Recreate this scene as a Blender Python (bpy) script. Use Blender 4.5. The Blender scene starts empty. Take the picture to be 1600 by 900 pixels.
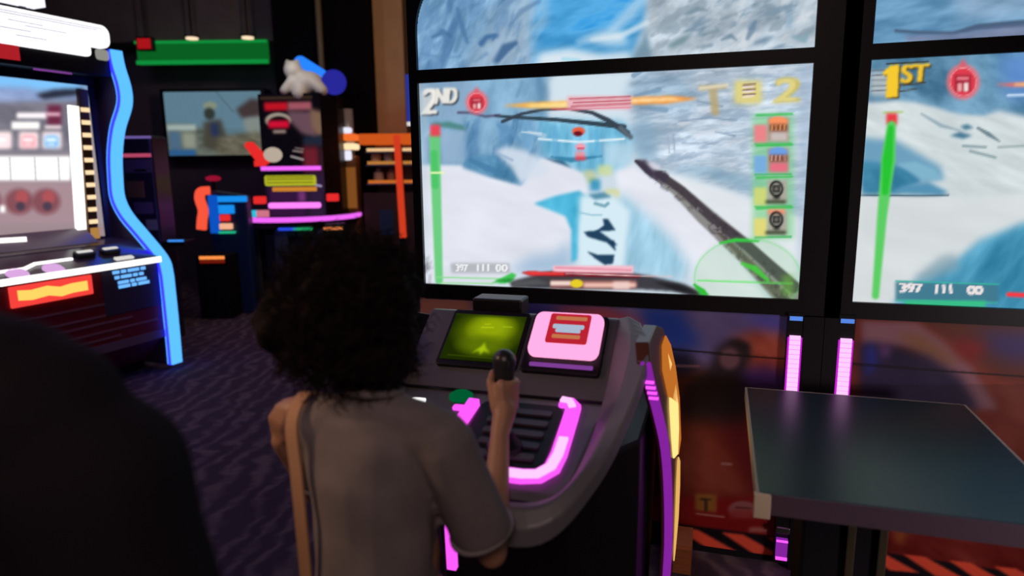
import bpy, bmesh, math, random
import numpy as np
from mathutils import Vector, Matrix

# ------------------------------------------------------------------ camera, world, lights, exposure
scene = bpy.context.scene
col = scene.collection
scene.view_settings.view_transform = 'Standard'
scene.view_settings.look = 'None'
scene.view_settings.gamma = 1.0
scene.view_settings.exposure = 0.0
scene.view_settings.use_curve_mapping = False

RIGHT = Vector((0.99993, -0.00205, -0.01141))
FWD = Vector((0.0, 0.98422, -0.17694))
UP = Vector((0.01159, 0.17693, 0.98415))
EYE = Vector((0.0, 0.0, 1.5))
cam_data = bpy.data.cameras.new('camera')
cam_data.sensor_width = 36.0
cam_data.lens = 36.0 * 1050 / 1600
cam_data.clip_start = 0.05
cam_data.dof.use_dof = True
cam_data.dof.focus_distance = 2.45
cam_data.dof.aperture_fstop = 1.5
cam = bpy.data.objects.new('camera', cam_data)
m = Matrix.Identity(4)
for i in range(3):
    m[i][0] = RIGHT[i]; m[i][1] = UP[i]; m[i][2] = -FWD[i]; m[i][3] = EYE[i]
cam.matrix_world = m
col.objects.link(cam)
scene.camera = cam

world = bpy.data.worlds.new('world')
world.use_nodes = True
world.node_tree.nodes['Background'].inputs[0].default_value = (0.03, 0.025, 0.04, 1)
world.node_tree.nodes['Background'].inputs[1].default_value = 0.2
scene.world = world
scene.cycles.use_denoising = True
scene.cycles.max_bounces = 6


def area(name, loc, target, size, power, color, spread=180):
    d = bpy.data.lights.new(name, 'AREA')
    d.shape = 'RECTANGLE'; d.size, d.size_y = size; d.energy = power; d.color = color; d.spread = math.radians(spread)
    o = bpy.data.objects.new(name, d); col.objects.link(o)
    o.location = loc
    o.rotation_euler = (Vector(target) - Vector(loc)).to_track_quat('-Z', 'Y').to_euler()
    return o


area('warm_fill_lamp', (-0.1, -1.9, 3.2), (-0.25, 1.2, 0.9), (0.9, 0.9), 5.0, (1.0, 0.74, 0.66), 70)  # added fill from behind the camera, lifts the child's shirt
area('warm_side_lamp', (-2.7, 1.1, 2.5), (-0.42, 1.15, 0.85), (0.4, 0.4), 2.4, (1.0, 0.62, 0.38), 50)
area('panel_fill_lamp', (2.5, -0.7, 1.0), (1.25, 2.2, 0.42), (0.5, 0.5), 4.2, (1.0, 0.82, 0.82), 55)  # unseen fill added to brighten the printed base panel
area('purple_ceiling_lamp', (-2.2, 3.2, 3.55), (-2.0, 3.8, 0.0), (1.2, 1.2), 15, (0.62, 0.40, 0.95))
area('amber_ceiling_lamp', (-0.6, 5.6, 3.55), (-1.3, 8.4, 2.4), (0.4, 0.4), 24, (1.0, 0.66, 0.42))
area('back_hall_lamp', (-3.9, 6.2, 3.6), (-3.7, 8.8, 2.6), (0.6, 0.6), 7, (0.75, 0.6, 0.85))

# ------------------------------------------------------------------ frames
STN = Vector((0.32704, 2.54489, 0)); SU = Vector((0.955365, -0.295427, 0)); SN = Vector((0.295427, 0.955365, 0))


def W(u, t, z):            # big-screen station: u along the screens, t out from them, z up
    return STN + SU * u - SN * t + Vector((0, 0, z))


CO = Vector((-2.61, 4.99, 0)); CS = Vector((-0.379139, -0.92534, 0)); CF = Vector((0.92534, -0.379139, 0))


def K(s, f, z):            # big cabinet on the left: s along its front, f out of its front, z up
    return CO + CS * s + CF * f + Vector((0, 0, z))


def G(x, y, z):
    return Vector((x, y, z))


# ------------------------------------------------------------------ materials
MATS = {}


def lin(c):
    c = c / 255.0
    return c / 12.92 if c <= 0.04045 else ((c + 0.055) / 1.055) ** 2.4


def rgb(r, g, b):
    return (lin(r), lin(g), lin(b), 1.0)


def mat(name, color, rough=0.5, metal=0.0, var=0.0, scale=20.0, spec=0.5):
    if name in MATS:
        return MATS[name]
    mt = bpy.data.materials.new(name); mt.use_nodes = True
    nt = mt.node_tree; b = nt.nodes['Principled BSDF']
    b.inputs['Base Color'].default_value = color
    b.inputs['Roughness'].default_value = rough
    b.inputs['Metallic'].default_value = metal
    b.inputs['Specular IOR Level'].default_value = spec
    if var:
        tc = nt.nodes.new('ShaderNodeTexCoord'); nz = nt.nodes.new('ShaderNodeTexNoise')
        nz.inputs['Scale'].default_value = scale; nz.inputs['Detail'].default_value = 4
        rp = nt.nodes.new('ShaderNodeValToRGB')
        rp.color_ramp.elements[0].position = 0.3; rp.color_ramp.elements[1].position = 0.7
        rp.color_ramp.elements[0].color = tuple(c * (1 - var) for c in color[:3]) + (1,)
        rp.color_ramp.elements[1].color = tuple(min(1, c * (1 + var)) for c in color[:3]) + (1,)
        nt.links.new(tc.outputs['Object'], nz.inputs['Vector'])
        nt.links.new(nz.outputs['Fac'], rp.inputs['Fac'])
        nt.links.new(rp.outputs['Color'], b.inputs['Base Color'])
    MATS[name] = mt
    return mt


def emi(name, color, strength=1.0):
    if name in MATS:
        return MATS[name]
    mt = bpy.data.materials.new(name); mt.use_nodes = True
    nt = mt.node_tree; nt.nodes.clear()
    e = nt.nodes.new('ShaderNodeEmission'); o = nt.nodes.new('ShaderNodeOutputMaterial')
    e.inputs[0].default_value = color; e.inputs[1].default_value = strength
    nt.links.new(e.outputs[0], o.inputs[0])
    MATS[name] = mt
    return mt


def attr_emi(name, strength=1.0):
    mt = emi(name, (1, 1, 1, 1), strength)
    nt = mt.node_tree
    a = nt.nodes.new('ShaderNodeAttribute'); a.attribute_name = 'Col'
    nt.links.new(a.outputs['Color'], [n for n in nt.nodes if n.type == 'EMISSION'][0].inputs[0])
    return mt


def attr_print(name, rough=0.4):
    mt = mat(name, (1, 1, 1, 1), rough)
    nt = mt.node_tree
    a = nt.nodes.new('ShaderNodeAttribute'); a.attribute_name = 'Col'
    nt.links.new(a.outputs['Color'], nt.nodes['Principled BSDF'].inputs['Base Color'])
    return mt


BLACK = mat('black_plastic', (0.005, 0.004, 0.006, 1), 0.42, spec=0.3)
MATTE = mat('matte_black', (0.006, 0.005, 0.008, 1), 0.85, spec=0.15)
DARK = mat('dark_purple_laminate', (0.06, 0.044, 0.085, 1), 0.55)
GREY = mat('grey_plastic', (0.10, 0.095, 0.115, 1), 0.38)
LGREY = mat('light_grey_plastic', (0.13, 0.12, 0.135, 1), 0.42)
CHROME = mat('brushed_metal', (0.35, 0.34, 0.32, 1), 0.3, 1.0)
SKIN = mat('skin', (0.34, 0.17, 0.105, 1), 0.5, var=0.12, scale=9)
WHITE_L = emi('white_light', (1, 0.98, 0.95, 1), 1.6)
MAG = emi('magenta_light', (1.0, 0.09, 0.95, 1), 1.25)
MAGHOT = emi('hot_magenta_light', (1.0, 0.50, 0.95, 1), 1.25)
DEEPB = emi('deep_blue_halo_light', (0.012, 0.012, 1.0, 1), 5.0)
PURP = emi('purple_light', (0.42, 0.03, 0.62, 1), 0.55)
BLUE = emi('blue_neon_light', (0.09, 0.42, 1.0, 1), 1.35)
REDL = emi('red_light', (1.0, 0.03, 0.03, 1), 0.8)

# ------------------------------------------------------------------ mesh helpers
ORIGIN = {}


def thing(name, label, cat, loc=(0, 0, 0), group=None):
    o = bpy.data.objects.new(name, None); col.objects.link(o)
    o.empty_display_size = 0.1
    o.location = loc; o['label'] = label; o['category'] = cat
    if group:
        o['group'] = group
    ORIGIN[o.name] = Vector(loc)
    return o


def tag(o, label, cat, group=None, kind=None):
    o['label'] = label; o['category'] = cat
    if group:
        o['group'] = group
    if kind:
        o['kind'] = kind
    return o


def obj(name, bm, material, parent=None, bevel=0.0, smooth=False, label=None):
    """link a bmesh in world coordinates as one object"""
    bmesh.ops.recalc_face_normals(bm, faces=bm.faces)
    me = bpy.data.meshes.new(name)
    if parent is not None:
        org = ORIGIN[parent.name]
    else:
        xs = [v.co for v in bm.verts]
        org = Vector((sum(v.x for v in xs) / len(xs), sum(v.y for v in xs) / len(xs), min(v.z for v in xs)))
    for v in bm.verts:
        v.co -= org
    bm.to_mesh(me); bm.free()
    if smooth:
        me.polygons.foreach_set('use_smooth', [True] * len(me.polygons))
    mats = material if isinstance(material, (list, tuple)) else [material]
    for mm in mats:
        me.materials.append(mm)
    o = bpy.data.objects.new(name, me); col.objects.link(o)
    if parent is not None:
        o.parent = parent
    else:
        o.location = org
    ORIGIN[o.name] = org
    if bevel:
        md = o.modifiers.new('bevel', 'BEVEL'); md.width = bevel; md.segments = 2; md.limit_method = 'ANGLE'
    if label:
        o['label'] = label
    return o


def struct(name, bm, material, bevel=0.0):
    o = obj(name, bm, material, None, bevel); o['kind'] = 'structure'
    return o


def NB():
    return bmesh.new()


def box(bm, fr, a, b, c):
    vs = [bm.verts.new(fr(x, y, z)) for x in a for y in b for z in c]
    for q in ((0, 1, 3, 2), (4, 6, 7, 5), (0, 4, 5, 1), (2, 3, 7, 6), (0, 2, 6, 4), (1, 5, 7, 3)):
        bm.faces.new([vs[i] for i in q])
    return bm


def B(fr, a, b, c):
    return box(NB(), fr, a, b, c)


def prism(bm, low, high):
    a = [bm.verts.new(p) for p in low]; b = [bm.verts.new(p) for p in high]
    n = len(a)
    bm.faces.new(a); bm.faces.new(b)
    for i in range(n):
        bm.faces.new((a[i], a[(i + 1) % n], b[(i + 1) % n], b[i]))
    return bm


def tube(bm, path, rad, n=8, closed=False):
    path = [Vector(p) for p in path]
    rings = []; L = len(path)
    up = None
    for i, p in enumerate(path):
        if closed:
            d = path[(i + 1) % L] - path[i - 1]
        else:
            d = path[min(i + 1, L - 1)] - path[max(i - 1, 0)]
        if d.length < 1e-9:
            d = Vector((0, 0, 1))
        d.normalize()
        if up is None:
            up = d.orthogonal().normalized()
        up = (up - d * up.dot(d))
        if up.length < 1e-6:
            up = d.orthogonal()
        up.normalize(); s = d.cross(up)
        r = rad[i] if isinstance(rad, (list, tuple)) else rad
        rings.append([bm.verts.new(p + (up * math.cos(2 * math.pi * k / n) + s * math.sin(2 * math.pi * k / n)) * r) for k in range(n)])
    for i in range(L if closed else L - 1):
        a, b = rings[i], rings[(i + 1) % L]
        for k in range(n):
            bm.faces.new((a[k], a[(k + 1) % n], b[(k + 1) % n], b[k]))
    if not closed:
        bm.faces.new(rings[0]); bm.faces.new(rings[-1])
    return bm


def lathe(bm, c, prof, n=24, axis=None):
    c = Vector(c); ax = (axis or Vector((0, 0, 1))).normalized(); u = ax.orthogonal().normalized(); v = ax.cross(u)
    rings = []
    for r, h in prof:
        rings.append([bm.verts.new(c + ax * h + (u * math.cos(2 * math.pi * k / n) + v * math.sin(2 * math.pi * k / n)) * max(r, 1e-4)) for k in range(n)])
    for a, b in zip(rings, rings[1:]):
        for k in range(n):
            bm.faces.new((a[k], a[(k + 1) % n], b[(k + 1) % n], b[k]))
    bm.faces.new(rings[0]); bm.faces.new(rings[-1])
    return bm


def bar(bm, path, right, wa, nb):
    """rectangular bar along a path: 'right' is one cross direction with half width wa, the other is perpendicular with half width nb"""
    path = [Vector(p) for p in path]; right = Vector(right).normalized()
    rings = []
    for i, p in enumerate(path):
        d = (path[min(i + 1, len(path) - 1)] - path[max(i - 1, 0)]).normalized()
        n = d.cross(right).normalized()
        rings.append([bm.verts.new(p + right * a * wa + n * b * nb) for a, b in ((-1, -1), (1, -1), (1, 1), (-1, 1))])
    for a, b in zip(rings, rings[1:]):
        for k in range(4):
            bm.faces.new((a[k], a[(k + 1) % 4], b[(k + 1) % 4], b[k]))
    bm.faces.new(rings[0]); bm.faces.new(rings[-1])
    return bm


def spline(pts, n=8):
    out = []
    P = [Vector(p) for p in pts]; P = [P[0] * 2 - P[1]] + P + [P[-1] * 2 - P[-2]]
    for i in range(1, len(P) - 2):
        for k in range(n):
            t = k / n
            a, b, c, d = P[i - 1], P[i], P[i + 1], P[i + 2]
            out.append(0.5 * ((2 * b) + (c - a) * t + (2 * a - 5 * b + 4 * c - d) * t * t + (3 * b - a - 3 * c + d) * t ** 3))
    out.append(P[-2])
    return out


def capsule(bm, p0, r0, p1, r1, n=16, m_=6):
    p0, p1 = Vector(p0), Vector(p1)
    ax = p1 - p0; L = ax.length
    prof = [(r0 * math.cos(a), r0 * math.sin(a)) for a in [(-math.pi / 2) + math.pi / 2 * k / m_ for k in range(m_ + 1)]]
    prof += [(r1 * math.cos(a), L + r1 * math.sin(a)) for a in [math.pi / 2 * k / m_ for k in range(m_ + 1)]]
    return lathe(bm, p0, prof, n, ax)


def ell(bm, c, r, rot=None, seg=20):
    geo = bmesh.ops.create_uvsphere(bm, u_segments=seg, v_segments=seg // 2 + 2, radius=1.0)
    M = Matrix.Translation(Vector(c)) @ (rot.to_4x4() if rot else Matrix.Identity(4)) @ Matrix.Diagonal((r[0], r[1], r[2], 1))
    bmesh.ops.transform(bm, matrix=M, verts=geo['verts'])
    return bm


def fuse(name, bm, voxel, material, parent, smooth_it=6, noise=None):
    """union overlapping closed pieces into one continuous surface"""
    me = bpy.data.meshes.new('tmp'); bm.to_mesh(me); bm.free()
    o = bpy.data.objects.new('tmp', me); col.objects.link(o)
    r = o.modifiers.new('r', 'REMESH'); r.mode = 'VOXEL'; r.voxel_size = voxel
    s = o.modifiers.new('s', 'SMOOTH'); s.iterations = smooth_it; s.factor = 0.5
    dg = bpy.context.evaluated_depsgraph_get(); dg.update()
    me2 = bpy.data.meshes.new_from_object(o.evaluated_get(dg))
    bpy.data.objects.remove(o)
    b2 = NB(); b2.from_mesh(me2); bpy.data.meshes.remove(me2)
    if noise:
        from mathutils import noise as NZ
        for v in b2.verts:
            v.co += v.normal * noise(v.co, NZ)
    for f in b2.faces:
        f.material_index = 0
    return obj(name, b2, material, parent, smooth=True)


# ------------------------------------------------------------------ picture painting (screens and printed panels are flat pictures)
_txt = {}


def text_tris(s):
    if s in _txt:
        return _txt[s]
    cu = bpy.data.curves.new('t', 'FONT'); cu.body = s
    o = bpy.data.objects.new('t', cu); col.objects.link(o)
    dg = bpy.context.evaluated_depsgraph_get(); dg.update()
    me = bpy.data.meshes.new_from_object(o.evaluated_get(dg))
    me.calc_loop_triangles()
    co = np.array([v.co[:2] for v in me.vertices])
    tr = [co[list(t.vertices)] for t in me.loop_triangles]
    bpy.data.objects.remove(o); bpy.data.meshes.remove(me)
    lo, hi = co.min(0), co.max(0)
    out = [(t - lo) / (hi - lo) for t in tr]
    _txt[s] = out
    return out


def vnoise(x, y, seed):
    rng = np.random.RandomState(seed); g = rng.rand(128, 128)
    xi, yi = np.floor(x).astype(int), np.floor(y).astype(int); fx, fy = x - xi, y - yi
    fx = fx * fx * (3 - 2 * fx); fy = fy * fy * (3 - 2 * fy)
    a = g[yi % 128, xi % 128]; b = g[yi % 128, (xi + 1) % 128]; c = g[(yi + 1) % 128, xi % 128]; d = g[(yi + 1) % 128, (xi + 1) % 128]
    return (a * (1 - fx) + b * fx) * (1 - fy) + (c * (1 - fx) + d * fx) * fy


class Canvas:
    def __init__(s, x0, y0, x1, y1, color, k=1.0):
        s.x0, s.y0, s.k = x0, y0, k
        s.w, s.h = int((x1 - x0) * k), int((y1 - y0) * k)
        s.a = np.empty((s.h, s.w, 3)); s.a[:] = color
        yy, xx = np.mgrid[0:s.h, 0:s.w]
        s.X = xx / k + x0 + 0.5 / k; s.Y = yy / k + y0 + 0.5 / k

    def fbm(s, sx, sy, ang=0.0, seed=1, octv=4):
        c, n = math.cos(ang), math.sin(ang)
        xr = s.X * c + s.Y * n; yr = -s.X * n + s.Y * c
        o = 0; amp = 1; tot = 0
        for i in range(octv):
            o = o + amp * vnoise(xr / sx * 2 ** i + 17 * i, yr / sy * 2 ** i + 31 * i, seed + i); tot += amp; amp *= 0.55
        return o / tot

    def mask(s, pts, soft=1.5):
        m_ = np.zeros((s.h, s.w)); P = [(float(x), float(y)) for x, y in pts]
        xs = [p[0] for p in P]; ys = [p[1] for p in P]
        ins = np.zeros((s.h, s.w), bool)
        for (ax, ay), (bx, by) in zip(P, P[1:] + P[:1]):
            if ay == by:
                continue
            cnd = ((ay > s.Y) != (by > s.Y)) & (s.X < (bx - ax) * (s.Y - ay) / (by - ay) + ax)
            ins ^= cnd
        return s.blur(ins.astype(float), soft)

    def blur(s, m_, soft):
        r = int(round(soft * s.k))
        if r < 1:
            return m_
        for _ in range(2):
            for ax in (0, 1):
                p = np.pad(m_, [(r + 1, r) if i == ax else (0, 0) for i in (0, 1)], mode='edge')
                c = np.cumsum(p, ax)
                n = m_.shape[ax]
                hi = np.take(c, np.arange(2 * r + 1, 2 * r + 1 + n), ax); lo = np.take(c, np.arange(0, n), ax)
                m_ = (hi - lo) / (2 * r + 1)
        return m_

    def put(s, m_, color, alpha=1.0):
        cl = np.asarray(color, float)
        s.a += (m_ * alpha)[..., None] * (cl - s.a)

    def poly(s, pts, color, soft=1.5, alpha=1.0, tex=None, amp=0):
        m_ = s.mask(pts, soft)
        cl = np.asarray(color, float)
        if tex is not None:
            cl = np.clip(cl + (tex[..., None] - 0.5) * amp, 0, 255)
        s.put(m_, cl, alpha)

    def rect(s, x0, y0, x1, y1, color, soft=1, alpha=1.0):
        s.poly([(x0, y0), (x1, y0), (x1, y1), (x0, y1)], color, soft, alpha)

    def line(s, pts, wd, color, soft=1, alpha=1.0):
        d = np.full((s.h, s.w), 1e9)
        if not isinstance(wd, (list, tuple)):
            wd = [wd] * len(pts)
        for i in range(len(pts) - 1):
            (ax, ay), (bx, by) = pts[i], pts[i + 1]
            L2 = (bx - ax) ** 2 + (by - ay) ** 2
            t = np.clip(((s.X - ax) * (bx - ax) + (s.Y - ay) * (by - ay)) / L2, 0, 1)
            dd = np.hypot(s.X - ax - t * (bx - ax), s.Y - ay - t * (by - ay)) - (wd[i] + t * (wd[i + 1] - wd[i])) / 2
            d = np.minimum(d, dd)
        s.put(np.clip(0.5 - d / max(soft, 0.3) / 1.5, 0, 1), color, alpha)

    def disc(s, cx, cy, rx, ry, color, soft=1, alpha=1.0, ring=None):
        q = np.hypot((s.X - cx) / rx, (s.Y - cy) / ry)
        sc = min(rx, ry)
        m_ = np.clip(0.5 - (q - 1) * sc / max(soft, .3) / 1.5, 0, 1)
        if ring:
            m_ = m_ * np.clip(0.5 + (q - 1 + ring / sc) * sc / max(soft, .3) / 1.5, 0, 1)
        s.put(m_, color, alpha)

    def text(s, st, x, y, w, h, color, slope=0.0, shear=0.0, soft=0.6, alpha=1.0, bold=0):
        m_ = np.zeros((s.h, s.w))
        for t in text_tris(st):
            px = x + t[:, 0] * w + t[:, 1] * shear * h; py = y + h - t[:, 1] * h + t[:, 0] * w * slope
            j0, j1 = int((px.min() - s.x0) * s.k) - 1, int((px.max() - s.x0) * s.k) + 2
            i0, i1 = int((py.min() - s.y0) * s.k) - 1, int((py.max() - s.y0) * s.k) + 2
            j0, i0 = max(j0, 0), max(i0, 0); j1, i1 = min(j1, s.w), min(i1, s.h)
            if j1 <= j0 or i1 <= i0:
                continue
            X = s.X[i0:i1, j0:j1]; Y = s.Y[i0:i1, j0:j1]
            e = []
            for k in range(3):
                ax, ay, bx, by = px[k], py[k], px[(k + 1) % 3], py[(k + 1) % 3]
                e.append((bx - ax) * (Y - ay) - (by - ay) * (X - ax))
            ins = ((e[0] >= 0) & (e[1] >= 0) & (e[2] >= 0)) | ((e[0] <= 0) & (e[1] <= 0) & (e[2] <= 0))
            m_[i0:i1, j0:j1] = np.maximum(m_[i0:i1, j0:j1], ins)
        for _ in range(bold):
            m_ = np.maximum(m_, np.roll(m_, 1, 1))
        if bold > 1:
            m_ = np.maximum(m_, np.roll(m_, 1, 0))
        s.put(s.blur(m_, soft), color, alpha)

    def sample(s, x, y):
        fx = (np.asarray(x) - s.x0) * s.k - 0.5; fy = (np.asarray(y) - s.y0) * s.k - 0.5

        def refl(i, n):
            i = np.mod(i, 2 * n); return np.where(i >= n, 2 * n - 1 - i, i)
        xi = np.floor(fx).astype(int); yi = np.floor(fy).astype(int); dx = (fx - xi)[..., None]; dy = (fy - yi)[..., None]
        bg = getattr(s, 'bg', None)

        def g(a, b):
            q = s.a[refl(b, s.h), refl(a, s.w)]
            if bg is not None:
                q = np.where((a >= s.w)[..., None], bg[refl(b, s.h), refl(a, s.w)], q)
            return q
        return (g(xi, yi) * (1 - dx) + g(xi + 1, yi) * dx) * (1 - dy) + (g(xi, yi + 1) * (1 - dx) + g(xi + 1, yi + 1) * dx) * dy


HW = [278.357, -55.42493, 928.4622, -31.61922, -401.7792, 837.4448, -0.104964, -0.06387511]
HK = [-211.1678, -28.8278, 213.8057, -43.80626, -208.9748, 568.4979, -0.1710005, -0.03322294]


def hom(H, u, v):
    d = H[6] * u + H[7] * v + 1
    return (H[0] * u + H[1] * v + H[2]) / d, (H[3] * u + H[4] * v + H[5]) / d


def picture(name, parent, fr, a, c, nu, nv, canvas, mapping, material, keep=None, label=None):
    """a flat picture: grid of vertices on the plane fr(a, c) coloured from the painted canvas"""
    us = np.linspace(a[0], a[1], nu + 1); zs = np.linspace(c[0], c[1], nv + 1)
    Ug, Zg = np.meshgrid(us, zs)
    x, y = mapping(Ug, Zg)
    c8 = np.clip(canvas.sample(x, y), 0, 255) / 255.0
    l_ = np.where(c8 <= 0.04045, c8 / 12.92, ((c8 + 0.055) / 1.055) ** 2.4)
    org = ORIGIN[parent.name]
    ex, ez, o0 = fr(1, 0) - fr(0, 0), fr(0, 1) - fr(0, 0), fr(0, 0) - org
    V = np.array(o0)[None] + Ug.reshape(-1, 1) * np.array(ex)[None] + Zg.reshape(-1, 1) * np.array(ez)[None]
    idx = np.arange((nu + 1) * (nv + 1)).reshape(nv + 1, nu + 1)
    F = np.stack([idx[:-1, :-1], idx[:-1, 1:], idx[1:, 1:], idx[1:, :-1]], -1).reshape(-1, 4)
    cols = l_.reshape(-1, 3)
    if keep is not None:
        cu = (Ug[:-1, :-1] + Ug[1:, 1:]) / 2; cz = (Zg[:-1, :-1] + Zg[1:, 1:]) / 2
        F = F[keep(cu, cz).reshape(-1)]
        used = np.unique(F); mp = np.full(len(V), -1); mp[used] = np.arange(len(used))
        V, cols, F = V[used], cols[used], mp[F]
    me = bpy.data.meshes.new(name)
    me.vertices.add(len(V)); me.vertices.foreach_set('co', V.astype(np.float32).ravel())
    me.loops.add(F.size); me.loops.foreach_set('vertex_index', F.ravel().astype(np.int32))
    me.polygons.add(len(F)); me.polygons.foreach_set('loop_start', np.arange(0, F.size, 4, dtype=np.int32))
    me.update(calc_edges=True); me.validate()
    at = me.color_attributes.new('Col', 'FLOAT_COLOR', 'POINT')
    at.data.foreach_set('color', np.concatenate([cols, np.ones((len(cols), 1))], 1).astype(np.float32).ravel())
    me.materials.append(material)
    o = bpy.data.objects.new(name, me); col.objects.link(o); o.parent = parent
    ORIGIN[o.name] = org
    if label:
        o['label'] = label
    return o

# ------------------------------------------------------------------ the room
def carpet():
    mt = bpy.data.materials.new('dark_patterned_carpet'); mt.use_nodes = True
    nt = mt.node_tree; b = nt.nodes['Principled BSDF']; b.inputs['Roughness'].default_value = 0.9
    b.inputs['Specular IOR Level'].default_value = 0.15
    tc = nt.nodes.new('ShaderNodeTexCoord')
    wv = nt.nodes.new('ShaderNodeTexWave'); wv.inputs['Scale'].default_value = 2.6; wv.inputs['Distortion'].default_value = 9
    wv.inputs['Detail'].default_value = 3; wv.inputs['Detail Scale'].default_value = 1.6
    nz = nt.nodes.new('ShaderNodeTexNoise'); nz.inputs['Scale'].default_value = 9; nz.inputs['Detail'].default_value = 5
    mx = nt.nodes.new('ShaderNodeMath'); mx.operation = 'MULTIPLY'
    rp = nt.nodes.new('ShaderNodeValToRGB')
    for p, c in ((0.15, (0.075, 0.052, 0.075, 1)), (0.36, (0.11, 0.078, 0.10, 1))):
        e = rp.color_ramp.elements[0 if p < 0.2 else 1]; e.position = p; e.color = c
    e = rp.color_ramp.elements.new(0.55); e.color = (0.17, 0.125, 0.135, 1)
    nt.links.new(tc.outputs['Object'], wv.inputs['Vector']); nt.links.new(tc.outputs['Object'], nz.inputs['Vector'])
    nt.links.new(wv.outputs['Fac'], mx.inputs[0]); nt.links.new(nz.outputs['Fac'], mx.inputs[1])
    nt.links.new(mx.outputs[0], rp.inputs['Fac']); nt.links.new(rp.outputs['Color'], b.inputs['Base Color'])
    return mt


WALLM = mat('dark_wall_paint', (0.075, 0.06, 0.09, 1), 0.8, var=0.15, scale=3)
CEILM = mat('dark_ceiling_paint', (0.08, 0.07, 0.075, 1), 0.85, var=0.2, scale=4)
struct('floor', B(G, (-6, 4), (-3, 9.3), (-0.1, 0)), carpet())
struct('ceiling', B(G, (-6, 4), (-3, 9.3), (3.7, 3.8)), CEILM)
struct('wall_back', B(G, (-6.1, 4.1), (9.3, 9.4), (0, 3.8)), WALLM)
struct('wall_front', B(G, (-6.1, 4.1), (-3.1, -3), (0, 3.8)), WALLM)
struct('wall_left', B(G, (-6.1, -6), (-3, 9.3), (0, 3.8)), WALLM)
struct('wall_right', B(G, (4, 4.1), (-3, 9.3), (0, 3.8)), WALLM)
# ceiling drop with the green lit fascia
bm = B(G, (-6, -2.75), (8.75, 9.3), (3.08, 3.7))
struct('soffit', bm, mat('soffit_paint', (0.10, 0.085, 0.085, 1), 0.8, var=0.2, scale=3))
struct('column', B(G, (-2.74, -1.63), (8.2, 8.7), (0, 3.7)), mat('black_column_paint', (0.003, 0.0025, 0.004, 1), 0.95, spec=0.05))
struct('column', B(G, (-1.62, -1.27), (8.45, 8.9), (0, 3.7)), mat('tan_column_paint', (0.42, 0.26, 0.14, 1), 0.75, var=0.15, scale=2))

# ------------------------------------------------------------------ painted pictures of the two big stations
def rocks(c, box_, base, seed, amp=90, ang=0.9, sx=60, sy=14):
    t = c.fbm(sx, sy, ang, seed, 5)
    c.poly(box_, base, 3, 1, t, amp)


A = Canvas(640, -120, 1300, 482, (175, 192, 208))
# --- upper picture: icy cliffs either side of blue sky
tx = A.fbm(70, 22, -0.9, 3, 5)
A.poly([(640, -120), (860, -120), (868, 20), (835, 115), (640, 125)], (118, 160, 196), 6, 1, tx, 130)
tx2 = A.fbm(34, 120, 0.35, 9, 4)
A.put(np.clip((tx2 - 0.56) * 6, 0, 1) * A.mask([(640, -120), (850, -120), (860, 20), (830, 115), (640, 125)], 6), (72, 112, 158), 0.75)
A.poly([(720, 110), (770, 40), (850, -40), (880, 20), (838, 112)], (172, 195, 215), 14, 0.8, tx, 60)
A.line([(775, 95), (790, 75), (806, 66)], [10, 16, 6], (84, 118, 158), 4, 0.8)
A.line([(712, 80), (722, 50), (727, 14)], [6, 8, 4], (92, 130, 168), 4, 0.7)
A.line([(752, 68), (762, 58), (776, 56)], 7, (80, 122, 165), 4, 0.7)
A.line([(775, 30), (790, 8), (812, -10)], [4, 10, 4], (110, 145, 180), 4, 0.7)
sky = A.fbm(80, 22, -0.25, 21, 4)
SKY = [(845, -120), (1030, -120), (1012, 15), (990, 92), (838, 112), (832, 60)]
A.poly(SKY, (88, 172, 228), 9, 1, sky, 110)
A.put(np.clip((sky - 0.52) * 5, 0, 1) * A.mask([(870, -120), (1010, -120), (1000, 20), (960, 62), (900, 75), (870, 30)], 10), (22, 132, 208), 0.85)
A.poly([(836, 112), (842, 82), (890, 75), (940, 84), (985, 80), (988, 95)], (222, 232, 240), 6, 0.95)
A.poly([(905, 62), (940, 52), (968, 46), (985, 70), (950, 72)], (214, 230, 240), 6, 0.8)
A.line([(880, 92), (905, 94)], 5, (150, 215, 235), 3, 0.7)
txr = A.fbm(60, 26, -0.5, 33, 5)
A.poly([(1008, -120), (1300, -120), (1300, 80), (986, 100), (1010, 40)], (186, 200, 212), 5, 1, txr, 120)
A.put(np.clip((A.fbm(46, 17, -0.45, 37, 4) - 0.58) * 6, 0, 1) * A.mask([(1060, -120), (1300, -120), (1300, 80), (1040, 90)], 10), (112, 140, 162), 0.75)
A.poly([(984, 98), (1003, 62), (1010, 44), (1017, 76), (1020, 94)], (104, 138, 160), 4, 0.85)
A.poly([(1040, 72), (1062, 58), (1082, 52), (1070, 68), (1050, 76)], (108, 138, 146), 3, 0.85)
A.poly([(1165, 72), (1190, 58), (1212, 56), (1195, 68)], (96, 124, 148), 3, 0.8)
A.poly([(1168, 40), (1180, 28), (1182, 48), (1170, 56)], (120, 148, 170), 4, 0.8)
A.poly([(1225, 30), (1238, 14), (1242, 40), (1230, 48)], (140, 170, 192), 4, 0.8)

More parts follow.
